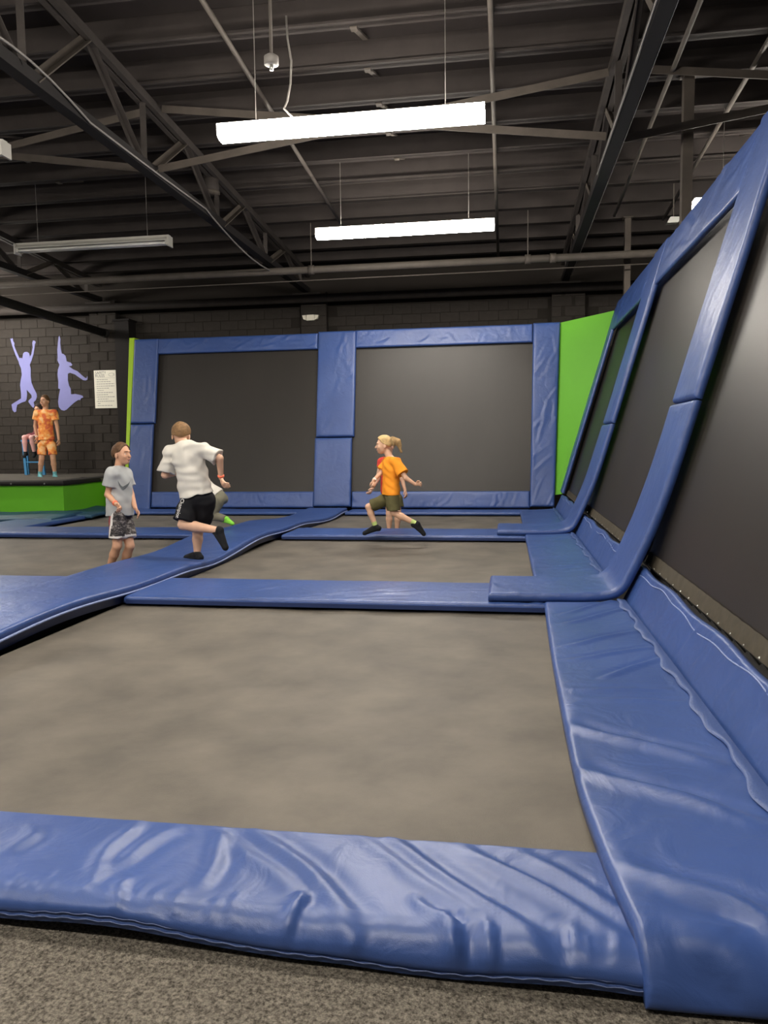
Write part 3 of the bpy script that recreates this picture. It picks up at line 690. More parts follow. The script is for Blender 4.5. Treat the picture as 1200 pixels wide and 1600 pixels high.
# ------------------------------------------------------------------ green platform on the left
PX, PY, PZ = -7.42, 12.02, .635
pf = empty('platform', (PX-2, PY+1.5, 0))
MB().box((-13.5, PY, -.05), (PX-.0405, PY+.038, PZ-.07)).build('front_panel', 'green', pf)
MB().add([(PX, PY, -.05), (PX-.16, 14.2, -.05), (PX-.16, 14.2, PZ-.07), (PX, PY, PZ-.07), (PX-.04, PY, -.05), (PX-.2, 14.2, -.05), (PX-.2, 14.2, PZ-.07), (PX-.04, PY, PZ-.07)],
         [(0,1,2,3),(4,7,6,5),(3,2,6,7),(0,4,5,1),(1,5,6,2),(0,3,7,4)]).build('side_panel', 'green', pf)
MB().box((-13.5, PY+.05, PZ-.06), (PX-.05, WB-.37, PZ-.0)).build('deck', 'platform', pf)
S, La, Lb = flat_pad(-13.5, PX+.04, PY-.06, PY+.3, PZ-.055)
pad('edge_pad', S, La, Lb, .07, 'black', RF(20, La, Lb, .1, .3, seed=81), .06, pf, seed=81)
pad('edge_pad', lambda U, V: (PX-.32+.36*U-.16*V, PY+.28+(14.2-PY-.28)*V, PZ-.055+0*U), .36, 2.0, .07, 'black', RF(8, .36, 2.0, 1.5, .3, seed=82), .06, pf, seed=82)
for k in range(6): MB().tube([(PX-.3-.62*k, PY-.075, PZ-.03), (PX-.3-.62*k, PY-.062, PZ-.03)], .012, 8).build('rivet', 'metal', pf)
tag(pf, 'low platform with bright green sides and a black padded rim', 'platform')
S1 = lambda U, V: (-13+(PX+.35+13)*U, 11.05+(PY-.02-11.05)*V+.10*np.sin(U*9)*(1-V), .035+.05*V+.012*np.sin(U*22))
tag(pad('safety_pad', S1, 5.9, .95, .05, 'vinyl_teal', RF(24, 5.9, .95, .15, .25, (.03, .06), (.006, .014), (.5, 1.2), 83), .05, seed=83), 'dusty dark blue pad sloping in front of green platform', 'pad')
S2 = lambda U, V: (PX+.02+(.62)*U-.16*V-.10*V*U, PY-.25+(13.25-PY+.25)*V, .075-.04*U+.01*np.sin(V*8))
tag(pad('safety_pad', S2, .6, 1.4, .05, 'vinyl_teal', RF(8, .6, 1.4, 1.2, .3, (.03, .05), (.004, .010), (.4, .9), 84), .05, seed=84), 'dark pad wrapping the right side of the green platform', 'pad')

# ------------------------------------------------------------------ wall figures, sign
def wall_shape(name, pts, label, m='decal'):             # outlines measured on the wall, as flat vinyl stickers
    P = [at(x/5.0, 500+y/5.0, WB-.009) for x, y in pts]
    bm = bmesh.new(); vs_ = [bm.verts.new(p) for p in P]; bm.faces.new(vs_); bm.normal_update()
    bmesh.ops.triangulate(bm, faces=bm.faces[:])
    r = bmesh.ops.extrude_face_region(bm, geom=bm.faces[:])
    bmesh.ops.translate(bm, verts=[v for v in r['geom'] if isinstance(v, bmesh.types.BMVert)], vec=(0, .004, 0))
    bmesh.ops.recalc_face_normals(bm, faces=bm.faces[:])
    bm.verts.index_update()
    o = obj(name, [v.co[:] for v in bm.verts], [[v.index for v in f.verts] for f in bm.faces], m); bm.free()
    return tag(o, label, 'decal', 'jumping figures on the wall')
wall_shape('wall_decal', [(80,142),(88,150),(92,142),(99,144),(102,165),(112,180),(110,200),(128,245),(152,298),(165,296),(175,300),(180,262),(192,250),(212,249),(227,260),(233,285),(228,300),(245,265),(255,215),(252,178),(258,160),(270,162),(280,172),(272,192),(270,215),(262,265),(245,320),(232,350),(240,380),(240,440),(246,490),(262,530),(285,575),(288,600),(280,625),(262,642),(272,680),(258,686),(240,665),(222,640),(224,628),(248,605),(245,585),(222,560),(208,545),(212,580),(208,620),(198,636),(168,645),(135,662),(128,690),(126,715),(112,721),(98,705),(90,660),(105,650),(140,628),(165,612),(164,570),(157,510),(160,480),(170,430),(165,380),(150,345),(145,325),(120,270),(100,215),(88,175)],
    'lavender silhouette jumping with both arms up, left of the two')
wall_shape('wall_decal', [(458,130),(464,123),(468,135),(472,150),(470,175),(474,225),(482,262),(495,265),(512,280),(518,305),(520,322),(535,328),(552,332),(565,350),(555,360),(538,358),(520,348),(508,338),(540,362),(570,385),(605,400),(640,432),(662,450),(676,455),(680,438),(684,448),(682,465),(668,473),(650,470),(620,450),(585,425),(545,412),(530,420),(530,470),(540,515),(552,535),(555,580),(590,578),(625,585),(645,592),(650,605),(632,612),(628,626),(610,625),(580,645),(550,672),(520,700),(500,709),(478,702),(460,680),(454,640),(460,590),(470,540),(455,535),(456,480),(450,430),(452,390),(465,350),(455,330),(448,316),(450,290),(448,230),(452,180)],
    'lavender silhouette of a jumping girl with ponytail beside the sign')
def text_mesh(body, size, extr=.0):
    cu = bpy.data.curves.new('t', 'FONT'); cu.body = body; cu.size = size; cu.extrude = extr; cu.resolution_u = 2
    o = bpy.data.objects.new('t', cu); COL.objects.link(o); bpy.context.view_layer.update()
    me = bpy.data.meshes.new_from_object(o.evaluated_get(bpy.context.evaluated_depsgraph_get()))
    v = [tuple(p.co) for p in me.vertices]; f = [list(p.vertices) for p in me.polygons]
    bpy.data.objects.remove(o); bpy.data.meshes.remove(me); return np.array(v), f
c00, c10, c01, c11 = at(145, 579, WB-.22), at(182, 578, WB-.22), at(148.5, 638, WB-.22), at(185.3, 637.5, WB-.22)
sg = empty('safety_sign', c01)
SX0, SX1, SZ1, SZ0 = -9.05, -8.53, (c00[2]+c10[2])/2, (c01[2]+c11[2])/2
SYF = WB-.225
MB().box((SX0, SYF, SZ0), (SX1, SYF+.012, SZ1)).build('board', 'sign', sg)
SW, SH = SX1-SX0, SZ1-SZ0
for tx, zf in (('SAFETY', .075), ('RULES', .155)):
    v, f = text_mesh(tx, .086); v = v*np.array([.92 if tx == 'SAFETY' else .95, 1, 1])
    obj('lettering', [(SX0+.03+p[0], SYF-.002, SZ1-zf*SH-.02+p[1]) for p in v], f, 'ink', sg)
MB().tube([(SX1-.10+.07*math.cos(t), SYF-.001, SZ1-.10+.035*math.sin(t)) for t in np.linspace(0, 2*math.pi, 14)], .003, 4, False).build('emblem', 'ink2', sg)
v, f = text_mesh('S', .045); obj('emblem', [(SX1-.065+p[0], SYF-.002, SZ1-.11+p[1]) for p in v], f, 'ink', sg)
MB().box((SX0+.02, SYF-.001, SZ1-.205*SH), (SX1-.02, SYF, SZ1-.20*SH)).build('rule', 'ink2', sg)
gg = np.random.default_rng(7)
for i, ln in enumerate((.62, .78, .95, .95, .68, .40, .85, .62, .96, .62, .92, .22, .82)):   # small print: too fine to read
    z = SZ1-(.245+.057*i)*SH; x = SX0+.03; b = MB(); ind = i in (5, 9, 11)
    if not ind: b.box((x, SYF-.0015, z-.005), (x+.010, SYF, z+.005))
    x += .028 if not ind else .04; xe = SX0+.03+ln*(SW-.05)
    while x < xe:
        wl = gg.uniform(.025, .06); b.box((x, SYF-.0015, z-.008), (min(x+wl, xe), SYF, z+.008)); x += wl+.012
    b.build('text_line', 'ink2', sg)
tag(sg, 'white safety rules sign on the block pilaster', 'sign')

# ================================================================== PEOPLE
def surface_nets(f, org, h):
    s = f < 0
    c = [s[a:s.shape[0]-1+a, b:s.shape[1]-1+b, d:s.shape[2]-1+d] for a in (0, 1) for b in (0, 1) for d in (0, 1)]
    tot = sum(x.astype(np.int8) for x in c); act = (tot > 0) & (tot < 8)
    ci = np.argwhere(act); idx = -np.ones(act.shape, dtype=np.int64); idx[act] = np.arange(len(ci))
    off = [(a, b, d) for a in (0, 1) for b in (0, 1) for d in (0, 1)]
    val = np.stack([f[ci[:, 0]+a, ci[:, 1]+b, ci[:, 2]+d] for a, b, d in off], 1)
    P = np.zeros((len(ci), 3)); n = np.zeros(len(ci))
    for i in range(8):
        for j in range(i+1, 8):
            if sum(abs(off[i][k]-off[j][k]) for k in range(3)) != 1: continue
            m = (val[:, i] < 0) != (val[:, j] < 0); a, b = val[m, i], val[m, j]; t = a/(a-b)
            P[m] += np.array(off[i])+t[:, None]*(np.array(off[j])-np.array(off[i])); n[m] += 1
    P = (P/n[:, None]+ci)*h+org
    Q = []
    for ax in range(3):
        o1, o2 = [k for k in range(3) if k != ax]
        sl0 = [slice(None)]*3; sl1 = [slice(None)]*3; sl0[ax] = slice(0, -1); sl1[ax] = slice(1, None)
        A, B = s[tuple(sl0)], s[tuple(sl1)]; e = np.argwhere(A != B)
        e = e[(e[:, o1] > 0) & (e[:, o2] > 0) & (e[:, o1] < s.shape[o1]-1) & (e[:, o2] < s.shape[o2]-1)]
        ins = A[e[:, 0], e[:, 1], e[:, 2]]
        q = []
        for d1, d2 in ((1, 1), (0, 1), (0, 0), (1, 0)):
            g = e.copy(); g[:, o1] -= d1; g[:, o2] -= d2; q.append(idx[g[:, 0], g[:, 1], g[:, 2]])
        q = np.stack(q, 1); fl = ins if ax != 1 else ~ins
        q[~fl] = q[~fl][:, ::-1]; Q.append(q)
    Q = np.concatenate(Q); return P, Q[(Q >= 0).all(1)]
def V3(*a): return np.array(a, float)
def nrm(v): v = np.array(v, float); return v/(np.linalg.norm(v)+1e-12)
class Cone:
    def __init__(s, a, b, ra, rb, k=.012, flat=None, caps=()): s.a, s.b, s.ra, s.rb, s.k, s.flat, s.caps = V3(*a), V3(*b), ra, rb, k, flat, caps
    def box(s):
        r = max(s.ra, s.rb); return np.minimum(s.a, s.b)-r, np.maximum(s.a, s.b)+r
    def d(s, p):
        a, b, q = s.a, s.b, p
        ab = b-a; t = np.clip(((q-a)@ab)/(ab@ab+1e-12), 0, 1); v = q-a-t[..., None]*ab
        if s.flat is not None:
            ax, fac = s.flat; c = v@ax; v = v+ax*(c*(fac-1))[..., None]
        d = np.linalg.norm(v, axis=-1)-(s.ra+(s.rb-s.ra)*t)
        for pt, nn in s.caps: d = np.maximum(d, (q-pt)@nn)
        return d
class Ell:
    def __init__(s, c, R, rad, k=.015, caps=()): s.c, s.R, s.rad, s.k, s.caps = V3(*c), np.array(R, float), np.array(rad, float), k, caps
    def box(s): r = s.rad.max(); return s.c-r, s.c+r
    def d(s, p):
        q = (p-s.c)@s.R.T; k0 = np.linalg.norm(q/s.rad, axis=-1); k1 = np.linalg.norm(q/s.rad**2, axis=-1)+1e-9
        d = k0*(k0-1)/k1
        for pt, nn in s.caps: d = np.maximum(d, (p-pt)@nn)
        return d
def mesh_sdf(prims, h, wrinkle=0.0, seed=0, cut=()):
    lo = np.min([p.box()[0] for p in prims], 0)-3*h-.02; hi = np.max([p.box()[1] for p in prims], 0)+3*h+.02
    n = np.ceil((hi-lo)/h).astype(int)+1; f = np.full(n, .08, dtype=np.float32)
    for p in prims:
        a, b = p.box(); i0 = np.maximum(((a-lo-p.k-2*h)/h).astype(int), 0); i1 = np.minimum(((b-lo+p.k+2*h)/h).astype(int)+2, n)
        g = np.stack(np.meshgrid(*[lo[k]+h*np.arange(i0[k], i1[k]) for k in range(3)], indexing='ij'), -1)
        d = p.d(g).astype(np.float32); sl = tuple(slice(i0[k], i1[k]) for k in range(3)); c = f[sl]
        t = np.clip(.5+.5*(c-d)/p.k, 0, 1); f[sl] = c*(1-t)+d*t-p.k*t*(1-t)
    if wrinkle:
        g = np.random.default_rng(seed); near = np.argwhere(np.abs(f) < .02); q = lo+near*h
        w_ = np.zeros(len(q))
        for _ in range(5):
            dr = nrm(g.normal(size=3)*V3(1, 1, 1.3)); w_ += np.sin(q@dr*g.uniform(35, 75)+2.2*np.sin(q@nrm(g.normal(size=3))*18)+g.uniform(0, 6))
        f[near[:, 0], near[:, 1], near[:, 2]] += (wrinkle*.45*w_).astype(np.float32)
    if cut:
        g = np.stack(np.meshgrid(*[lo[k]+h*np.arange(n[k]) for k in range(3)], indexing='ij'), -1)
        for pt, nn in cut: f = np.maximum(f, ((g-pt)@nn).astype(np.float32))
    return surface_nets(f, lo, h)
def sdf_part(name, prims, h, m, parent, wrinkle=0.0, seed=0, cut=(), mats=None, classify=None):
    v, q = mesh_sdf(prims, h, wrinkle, seed, cut)
    fm = classify(v[q].mean(1)) if classify is not None else None
    return obj(name, v, q, m, parent, True, mats=mats, fm=fm), v, q
def stick_on(name, v, q, pts, faces, m, parent, direction, lift=.004):   # flat print laid on cloth
    bv = BVHTree.FromPolygons([tuple(p) for p in v], [tuple(map(int, f)) for f in q]); out = []
    d = Vector(direction).normalized()
    for p in pts:
        h_ = bv.ray_cast(Vector(p)-d*.4, d, 1.0)
        c = h_[0] if h_[0] is not None else bv.find_nearest(Vector(p))[0]
        out.append(tuple(np.array(c)-np.array(d)*lift))
    return obj(name, out, faces, m, parent)

def hand_prims(w, d, side, sc, curl=.6, spread=1.0):
    """w wrist, d hand direction, side = across-palm axis towards the thumb."""
    d = nrm(d); side = nrm(np.array(side)-d*np.dot(side, d)); n = nrm(np.cross(d, side)); L = []
    pc = w+d*.035*sc
    L.append(Cone(w, pc+d*.02*sc, .019*sc, .029*sc, .008, (n, 1.9)))
    for i, (o, ln) in enumerate(((.024, .060), (.008, .068), (-.008, .063), (-.023, .050))):
        b0 = w+d*.058*sc+side*o*sc*spread; k = b0+nrm(d*math.cos(curl*.6)+n*math.sin(curl*.6)+side*o*2)*ln*.5*sc
        e = k+nrm(d*math.cos(curl*1.7)+n*math.sin(curl*1.7))*ln*.5*sc
        L += [Cone(b0, k, .0082*sc, .0075*sc, .003), Cone(k, e, .0075*sc, .0062*sc, .003)]
    t0 = w+d*.018*sc+side*.020*sc; t1 = t0+nrm(d*.7+side*.75+n*.25)*.032*sc; t2 = t1+nrm(d*.95+side*.15+n*.35)*.028*sc
    L += [Cone(t0, t1, .011*sc, .0092*sc, .005), Cone(t1, t2, .0092*sc, .0072*sc, .003)]
    return L
def foot_prims(an, toe, sc, grow=0.0, k=.012):
    dirn = toe-an; hd = nrm(dirn*V3(1, 1, 1)); heel = an-nrm(dirn*V3(1, 1, .2))*.025*sc+V3(0, 0, 0)
    up_ = V3(0, 0, 1)-hd*hd[2]; up_ = nrm(up_)
    sole = heel-up_*.030*sc
    return [Cone(an, sole, .026*sc+grow, .028*sc+grow, k), Cone(sole, toe, .028*sc+grow, .024*sc+grow, k, (up_, 1.35)), Cone(an, toe, .026*sc+grow, .020*sc+grow, k)]
def head_prims(c, fwd, upv, sc):
    f = nrm(fwd); u = nrm(np.array(upv)-f*np.dot(upv, f)); r = np.cross(f, u); R = np.array([r, f, u]); hs = sc
    L = [Ell(c+u*.022*hs-f*.012*hs, R, (.070*hs, .088*hs, .082*hs), .01), Ell(c+f*.022*hs-u*.030*hs, R, (.056*hs, .062*hs, .075*hs), .02),
         Ell(c+f*.050*hs-u*.082*hs, R, (.026*hs, .028*hs, .022*hs), .02),
         Cone(c+f*.080*hs+u*.004*hs, c+f*.098*hs-u*.028*hs, .007*hs, .0115*hs, .012), Ell(c+f*.074*hs-u*.058*hs, R, (.022*hs, .012*hs, .010*hs), .008),
         Ell(c+f*.072*hs+u*.022*hs, R, (.045*hs, .014*hs, .010*hs), .014)]
    for s in (-1, 1):
        L.append(Ell(c+r*s*.072*hs-f*.012*hs-u*.018*hs, R, (.008*hs, .017*hs, .028*hs), .005))
        L.append(Ell(c+r*s*.034*hs+f*.052*hs-u*.030*hs, R, (.022*hs, .02*hs, .022*hs), .02))
    return L, (f, u, r, R)
def face_parts(c, fr, sc, parent, dark=True):
    f, u, r, R = fr
    for s in (-1, 1):
        v, q = mesh_sdf([Ell(c+r*s*.030*sc+f*.0690*sc-u*.004*sc, R, (.0110*sc, .0075*sc, .0050*sc), .002)], .0022); e = obj('eye', v, q, 'eye', parent, True)
        v, q = mesh_sdf([Ell(c+r*s*.030*sc+f*.0745*sc-u*.004*sc, R, (.0060*sc, .0035*sc, .0054*sc), .002)], .0022); obj('iris', v, q, 'iris', e, True)
        v, q = mesh_sdf([Cone(c+r*s*.016*sc+f*.0865*sc+u*.0225*sc, c+r*s*.046*sc+f*.077*sc+u*.0225*sc, .0036*sc, .0026*sc, .002)], .0026); obj('eyebrow', v, q, 'brown', parent, True)
    v, q = mesh_sdf([Cone(c-r*.017*sc+f*.081*sc-u*.058*sc, c+r*.017*sc+f*.081*sc-u*.058*sc, .005*sc, .005*sc, .002), Cone(c-r*.004*sc+f*.086*sc-u*.058*sc, c+r*.004*sc+f*.086*sc-u*.058*sc, .006*sc, .006*sc, .004)], .0026)
    obj('mouth', v, q, 'lip', parent, True)
def hair_prims(c, fr, sc, thick=.010, low=-.035, back_low=-.055):
    f, u, r, R = fr
    # cap over the skull, open over the face and around the ears
    caps = [(c+u*.050*sc+f*.085*sc, nrm(f*.45-u*.90)), (c+u*back_low*sc, -u), (c+f*.016*sc, nrm(f*.9-u*.5))]
    return [Ell(c+u*.024*sc-f*.012*sc, R, ((.070+thick)*sc, (.088+thick)*sc, (.082+thick*1.3)*sc), .006, caps)]

def person(label, J, sc, bf, look, headup, skin, base, clothes, h=.0055, hands=None, shoulder_w=None, hs=None):
    """J: joint name -> world point. bf: chest direction. Returns the Empty of the figure."""
    t = empty('person', base); bf = nrm(bf); ch, pv = J['chest'], J['pelvis']; ax = nrm(ch-pv); rt_ = nrm(np.cross(bf, ax)); bf2 = np.cross(ax, rt_)
    R = np.array([rt_, bf2, ax]); L = []
    L += [Ell(ch+ax*.0*sc, R, (.118*sc, .078*sc, .13*sc), .02), Cone(ch, pv, .096*sc, .09*sc, .03, (bf2, 1.35)), Ell(pv, R, (.112*sc, .085*sc, .085*sc), .03)]
    for s in 'LR':
        L.append(Cone(ch+ax*.075*sc, J['sh'+s], .055*sc, .042*sc, .03))
        L.append(Cone((J['shL']+J['shR'])/2+ax*.012*sc, J['sh'+s], .048*sc, .040*sc, .03))
        L.append(Cone(J['sh'+s], J['el'+s], .039*sc, .031*sc, .015)); L.append(Cone(J['el'+s], J['wr'+s], .032*sc, .0205*sc, .012))
        L.append(Cone(J['hip'+s], J['kn'+s], .066*sc, .044*sc, .03))
        k_, a_ = J['kn'+s], J['an'+s]; cf = k_+(a_-k_)*.32
        L += [Cone(k_, cf, .043*sc, .045*sc, .015), Cone(cf, a_, .045*sc, .027*sc, .015)]
        L += foot_prims(J['an'+s], J['toe'+s], sc)
        hd = (hands or {}).get(s, {}); dr = hd.get('dir', J['wr'+s]-J['el'+s]); sd = hd.get('side', bf)
        L += hand_prims(J['wr'+s], dr, sd, sc*1.02, hd.get('curl', .7))
    hs = hs or sc*1.06; hp, fr = head_prims(J['head'], look, headup, hs)
    f, u, r, _ = fr
    L.append(Cone(ch+ax*.10*sc, J['head']-u*.045*hs-f*.022*hs, .048*sc, .044*sc, .022)); L += hp
    bo, bv_, bq = sdf_part('body', L, h, skin, t)
    face_parts(J['head'], fr, hs, t)
    info = dict(t=t, R=R, ax=ax, bf=bf2, rt=rt_, fr=fr, sc=sc, hs=hs, J=J)
    for c in clothes: c(info)
    return tag(t, label, 'person')
def shirt(m, sleeve=.62, hem=.09, loose=.014, h=.007, wr=.004, seed=0, name='shirt', decal=None, neckline=.055):
    def mk(I):
        J, sc, ax, bf, R = I['J'], I['sc'], I['ax'], I['bf'], I['R']; ch, pv = J['chest'], J['pelvis']; hp = pv-ax*hem*sc
        L = [Ell(ch, R, (.118*sc+loose, .080*sc+loose, .135*sc+loose), .02), Cone(ch, hp-ax*.1, .100*sc+loose, (.118+.012)*sc+loose, .03, (bf, 1.28), [(hp, -ax)])]
        for s in 'LR':
            L.append(Cone(ch+ax*.075*sc, J['sh'+s], .058*sc+loose*.7, .047*sc+loose*.6, .03))
            e = J['sh'+s]+(J['el'+s]-J['sh'+s])*sleeve; d = nrm(J['el'+s]-J['sh'+s])
            L.append(Cone(J['sh'+s], e+d*.05, .047*sc+loose*.6, .046*sc+loose*1.3, .018, None, [(e, d)]))
        ms = (J['shL']+J['shR'])/2; up_s = max((.10+neckline)*sc, float((ms-ch)@ax)+.052*sc); nk = ch+ax*up_s; nb_ = ms+ax*.012*sc
        for s in 'LR': L.append(Cone(nb_, J['sh'+s], .052*sc+loose*.5, .045*sc+loose*.5, .03))
        o, v, q = sdf_part(name, L, h, m, I['t'], wr, seed, [(nk, nrm(ax-bf*.15))])
        if decal: decal(o, v, q, I)
    return mk
def shorts(m, frac=.72, waist=.075, loose=.014, h=.007, wr=.004, seed=0, name='shorts', flare=.018, mats=None, classify=None, decal=None, fracs=None):
    def mk(I):
        J, sc, ax, bf, R = I['J'], I['sc'], I['ax'], I['bf'], I['R']; pv = J['pelvis']; L = [Ell(pv, R, (.118*sc+loose*.5, .09*sc+loose*.5, .088*sc), .02), Cone(pv, pv+ax*waist*sc, .108*sc+loose*.3, .106*sc+loose*.2, .02, (bf, 1.3))]
        for s in 'LR':
            fr_ = (fracs or {}).get(s, frac); d = nrm(J['kn'+s]-J['hip'+s]); e = J['hip'+s]+(J['kn'+s]-J['hip'+s])*fr_
            L.append(Cone(J['hip'+s], e+d*.05, .070*sc+loose, .055*sc+loose+flare, .022, None, [(e, d)]))
        cl = (lambda c: classify(c, I)) if classify else None
        o, v, q = sdf_part(name, L, h, m, I['t'], wr, seed, (), mats, cl)
        if decal: decal(o, v, q, I)
    return mk
def trousers(m, h=.007, loose=.012, wr=.003, seed=0, end=.93, name='trousers', above=None):
    def mk(I):
        J, sc, ax, bf, R = I['J'], I['sc'], I['ax'], I['bf'], I['R']; pv = J['pelvis']; L = [Ell(pv, R, (.118*sc, .092*sc, .09*sc), .02), Cone(pv, pv+ax*.07*sc, .107*sc, .105*sc, .02, (bf, 1.3))]
        for s in 'LR':
            k_, a_ = J['kn'+s], J['an'+s]; e = k_+(a_-k_)*end; d = nrm(a_-k_)
            L += [Cone(J['hip'+s], k_, .068*sc+loose, .050*sc+loose, .025), Cone(k_, e+d*.04, .050*sc+loose, .036*sc+loose, .015, None, [(e, d)])]
        sdf_part(name, L, h, m, I['t'], wr, seed)
    return mk
def leggings(m, name='leggings'):
    def mk(I):
        J, sc = I['J'], I['sc']
        for s in 'LR':
            k_, a_ = J['kn'+s], J['an'+s]; cf = k_+(a_-k_)*.32; hp = J['hip'+s]+(k_-J['hip'+s])*.4
            sdf_part('legging', [Cone(hp, k_, .062*sc, .050*sc, .02), Cone(k_, cf, .049*sc, .050*sc, .015), Cone(cf, a_, .050*sc, .032*sc, .015)], .007, m, I['t'])
    return mk
def footwear(m, name='sock', up=.16, grow=.005, h=.0055, sole=None):
    def mk(I):
        J, sc = I['J'], I['sc']
        for s in 'LR':
            k_, a_, tt = J['kn'+s], J['an'+s], J['toe'+s]; e = a_+(k_-a_)*up; d = nrm(k_-a_)
            L = foot_prims(a_, tt, sc, grow)+[Cone(a_, e+d*.02, .029*sc+grow, .031*sc+grow, .012, None, [(e, d)])]
            sdf_part(name, L, h, m, I['t'])
    return mk
def ankle_sock(m, up=.26):
    def mk(I):
        J, sc = I['J'], I['sc']
        for s in 'LR':
            k_, a_ = J['kn'+s], J['an'+s]; e = a_+(k_-a_)*up; d = nrm(k_-a_)
            sdf_part('sock', [Cone(a_, e+d*.02, .032*sc, .036*sc, .01, None, [(e, d)])], .006, m, I['t'])
    return mk
def hair(m, thick=.010, back_low=-.055, extra=None, name='hair'):
    def mk(I):
        L = hair_prims(I['J']['head'], I['fr'], I['hs'], thick, back_low=back_low)
        if extra: L += extra(I)
        sdf_part(name, L, .0055, m, I['t'], .0045, 3)
    return mk
def wristband(s, m, name='wristband'):
    def mk(I):
        J, sc = I['J'], I['sc']; w_, d = J['wr'+s], nrm(J['el'+s]-J['wr'+s])
        a = w_+d*.012; b = w_+d*.034
        sdf_part(name, [Cone(a-d*.02, b+d*.02, .027*sc, .029*sc, .004, None, [(a, -d), (b, d)])], .0045, m, I['t'])
    return mk
def JJ(Y, **k):                                          # joints measured on the photograph, each with its own depth
    return {n: at(v[0], v[1], Y+(v[2] if len(v) > 2 else 0)) for n, v in k.items()}
RIGHT = V3(1, 0, 0); AWAY = V3(0, 1, 0); UP = V3(0, 0, 1)

# --- child in the grey shirt, standing on the left bed, looking right
def swoosh(o, v, q, I):
    c = I['J']['chest']+I['bf']*.13-I['ax']*.028+I['rt']*.018; tx = nrm(np.cross(UP, I['bf'])); n = 18; pts, fs = [], []
    for i in range(n):
        t = i/(n-1); x = (t-.42)*.15
        y = .034-.072*math.sin(math.pi*.5*min(1, t/.30)) if t < .30 else -.038+.080*((t-.30)/.70)**1.25
        th = .040*math.sin(math.pi*min(1, .12+t*.95))**1.1*(1-.35*t)+.002
        for s_ in (-1, 1): pts.append(c+tx*x+UP*(y+s_*th*.5))
    for i in range(n-1): fs.append((2*i, 2*i+2, 2*i+3, 2*i+1))
    stick_on('shirt_print', v, q, pts, fs, 'swoosh', o, I['bf']*-1)
def camo_class(c, I):
    J = I['J']; r = np.zeros(len(c), dtype=int)
    for s in 'LR':
        d = nrm(J['kn'+s]-J['hip'+s]); e = J['hip'+s]+(J['kn'+s]-J['hip'+s])*.74
        r[((c-e)@d > -.022) & (np.linalg.norm(np.cross(c-e, d), axis=1) < .12)] = 1
    side = (c-J['pelvis'])@I['rt']; az = (c-J['hipR'])@I['bf']; hz = (c-J['hipR'])@I['ax']
    bend = -.35*np.clip(-.10-hz, 0, 1)                    # the stripe sweeps back towards the hem
    r[(side > .06) & (np.abs(az-.012-bend) < .015) & (r == 0)] = 1
    r[(side > .04) & (az-.012-bend < -.015) & (az-bend > -.07) & (r == 0)] = 2
    return r
A = JJ(7.2, head=(190.5, 709), chest=(186, 752), pelvis=(187.5, 800), shR=(175.5, 740, -.12), shL=(196, 741, .11), elR=(168.5, 773, -.12), wrR=(181.5, 788, -.22),
       elL=(205, 773, .10), wrL=(211.5, 794, .0), hipR=(184, 808, -.07), hipL=(193, 808, .06), knR=(183, 853, -.10), knL=(203, 853, .0), anR=(169, 893, .02), anL=(189, 895, .10), toeR=(178, 905, -.08), toeL=(200, 906, .0))
person('child in grey shirt and camo shorts standing with head turned right', A, 1.0, V3(.90, -.43, 0), V3(.97, -.22, .02), UP, 'skin', at(186, 905, 7.2),
    [shirt('greyshirt', .60, .035, .026, seed=1, decal=swoosh), shorts('camo', .74, flare=.016, seed=2, mats=['camo', 'trimw', 'redcamo'], classify=camo_class), hair('brown', .009, -.05), wristband('R', 'band'), footwear('blacksock')],
    hands={'R': dict(dir=at(191, 797, 6.95)-A['wrR'], side=V3(.3, -.5, .8), curl=1.0), 'L': dict(dir=at(217, 803, 7.18)-A['wrL'], side=V3(.4, -.6, .6), curl=.5)}, hs=1.0)

# --- runner in the white shirt on the catwalk, seen from behind
def champion(o, v, q, I):
    tv, tf = text_mesh('Champion', .082); tv[:, 1] *= 1.0
    wl = tv[:, 0].max()-tv[:, 0].min(); a, b = at(287, 779, 6.95), at(285, 808, 6.95); d = nrm(b-a); L = np.linalg.norm(b-a)*1.0
    acr = nrm(np.cross(d, AWAY)); acr = acr if acr[0] > 0 else -acr
    pts = [a+d*(p[0]/wl)*L+acr*((p[1]-.03)*.85) for p in tv]
    stick_on('lettering', v, q, pts, tf, 'print', o, V3(.12, 1, 0), .005)
B = JJ(7.05, head=(283, 680, .07), chest=(294.5, 716, .0), pelvis=(309, 779, .0), shL=(267, 707, .0), shR=(318, 703, .0), elL=(258, 742, -.02), wrL=(277, 739, .14),
       elR=(343, 716, -.02), wrR=(345.5, 747, .06), hipL=(296, 788, -.03), hipR=(321, 784, .02), knL=(286, 820, -.10), anL=(343, 829, -.12), toeL=(352, 855, -.14), knR=(309, 832, .14), anR=(308, 866, .08), toeR=(292, 871, .16))
person('boy in white shirt and black shorts running along the catwalk', B, 1.13, V3(-.35, .93, -.1), V3(-.30, .92, -.25), V3(-.02, .25, 1), 'skin2', at(305, 878, 7.1),
    [shirt('whiteshirt', .88, -.03, .024, seed=5, wr=.007, neckline=.085), shorts('blackcloth', .80, flare=.030, loose=.022, seed=6, decal=champion, fracs={'L': .84, 'R': .60}), hair('auburn', .009, -.065), wristband('R', 'band'), footwear('blacksock', 'shoe', .05, .007)],
    hands={'L': dict(dir=V3(.8, .5, .1), side=UP, curl=1.4), 'R': dict(dir=at(351, 761, 7.05)-B['wrR'], side=V3(-.5, .6, 0), curl=.8)}, hs=1.12)

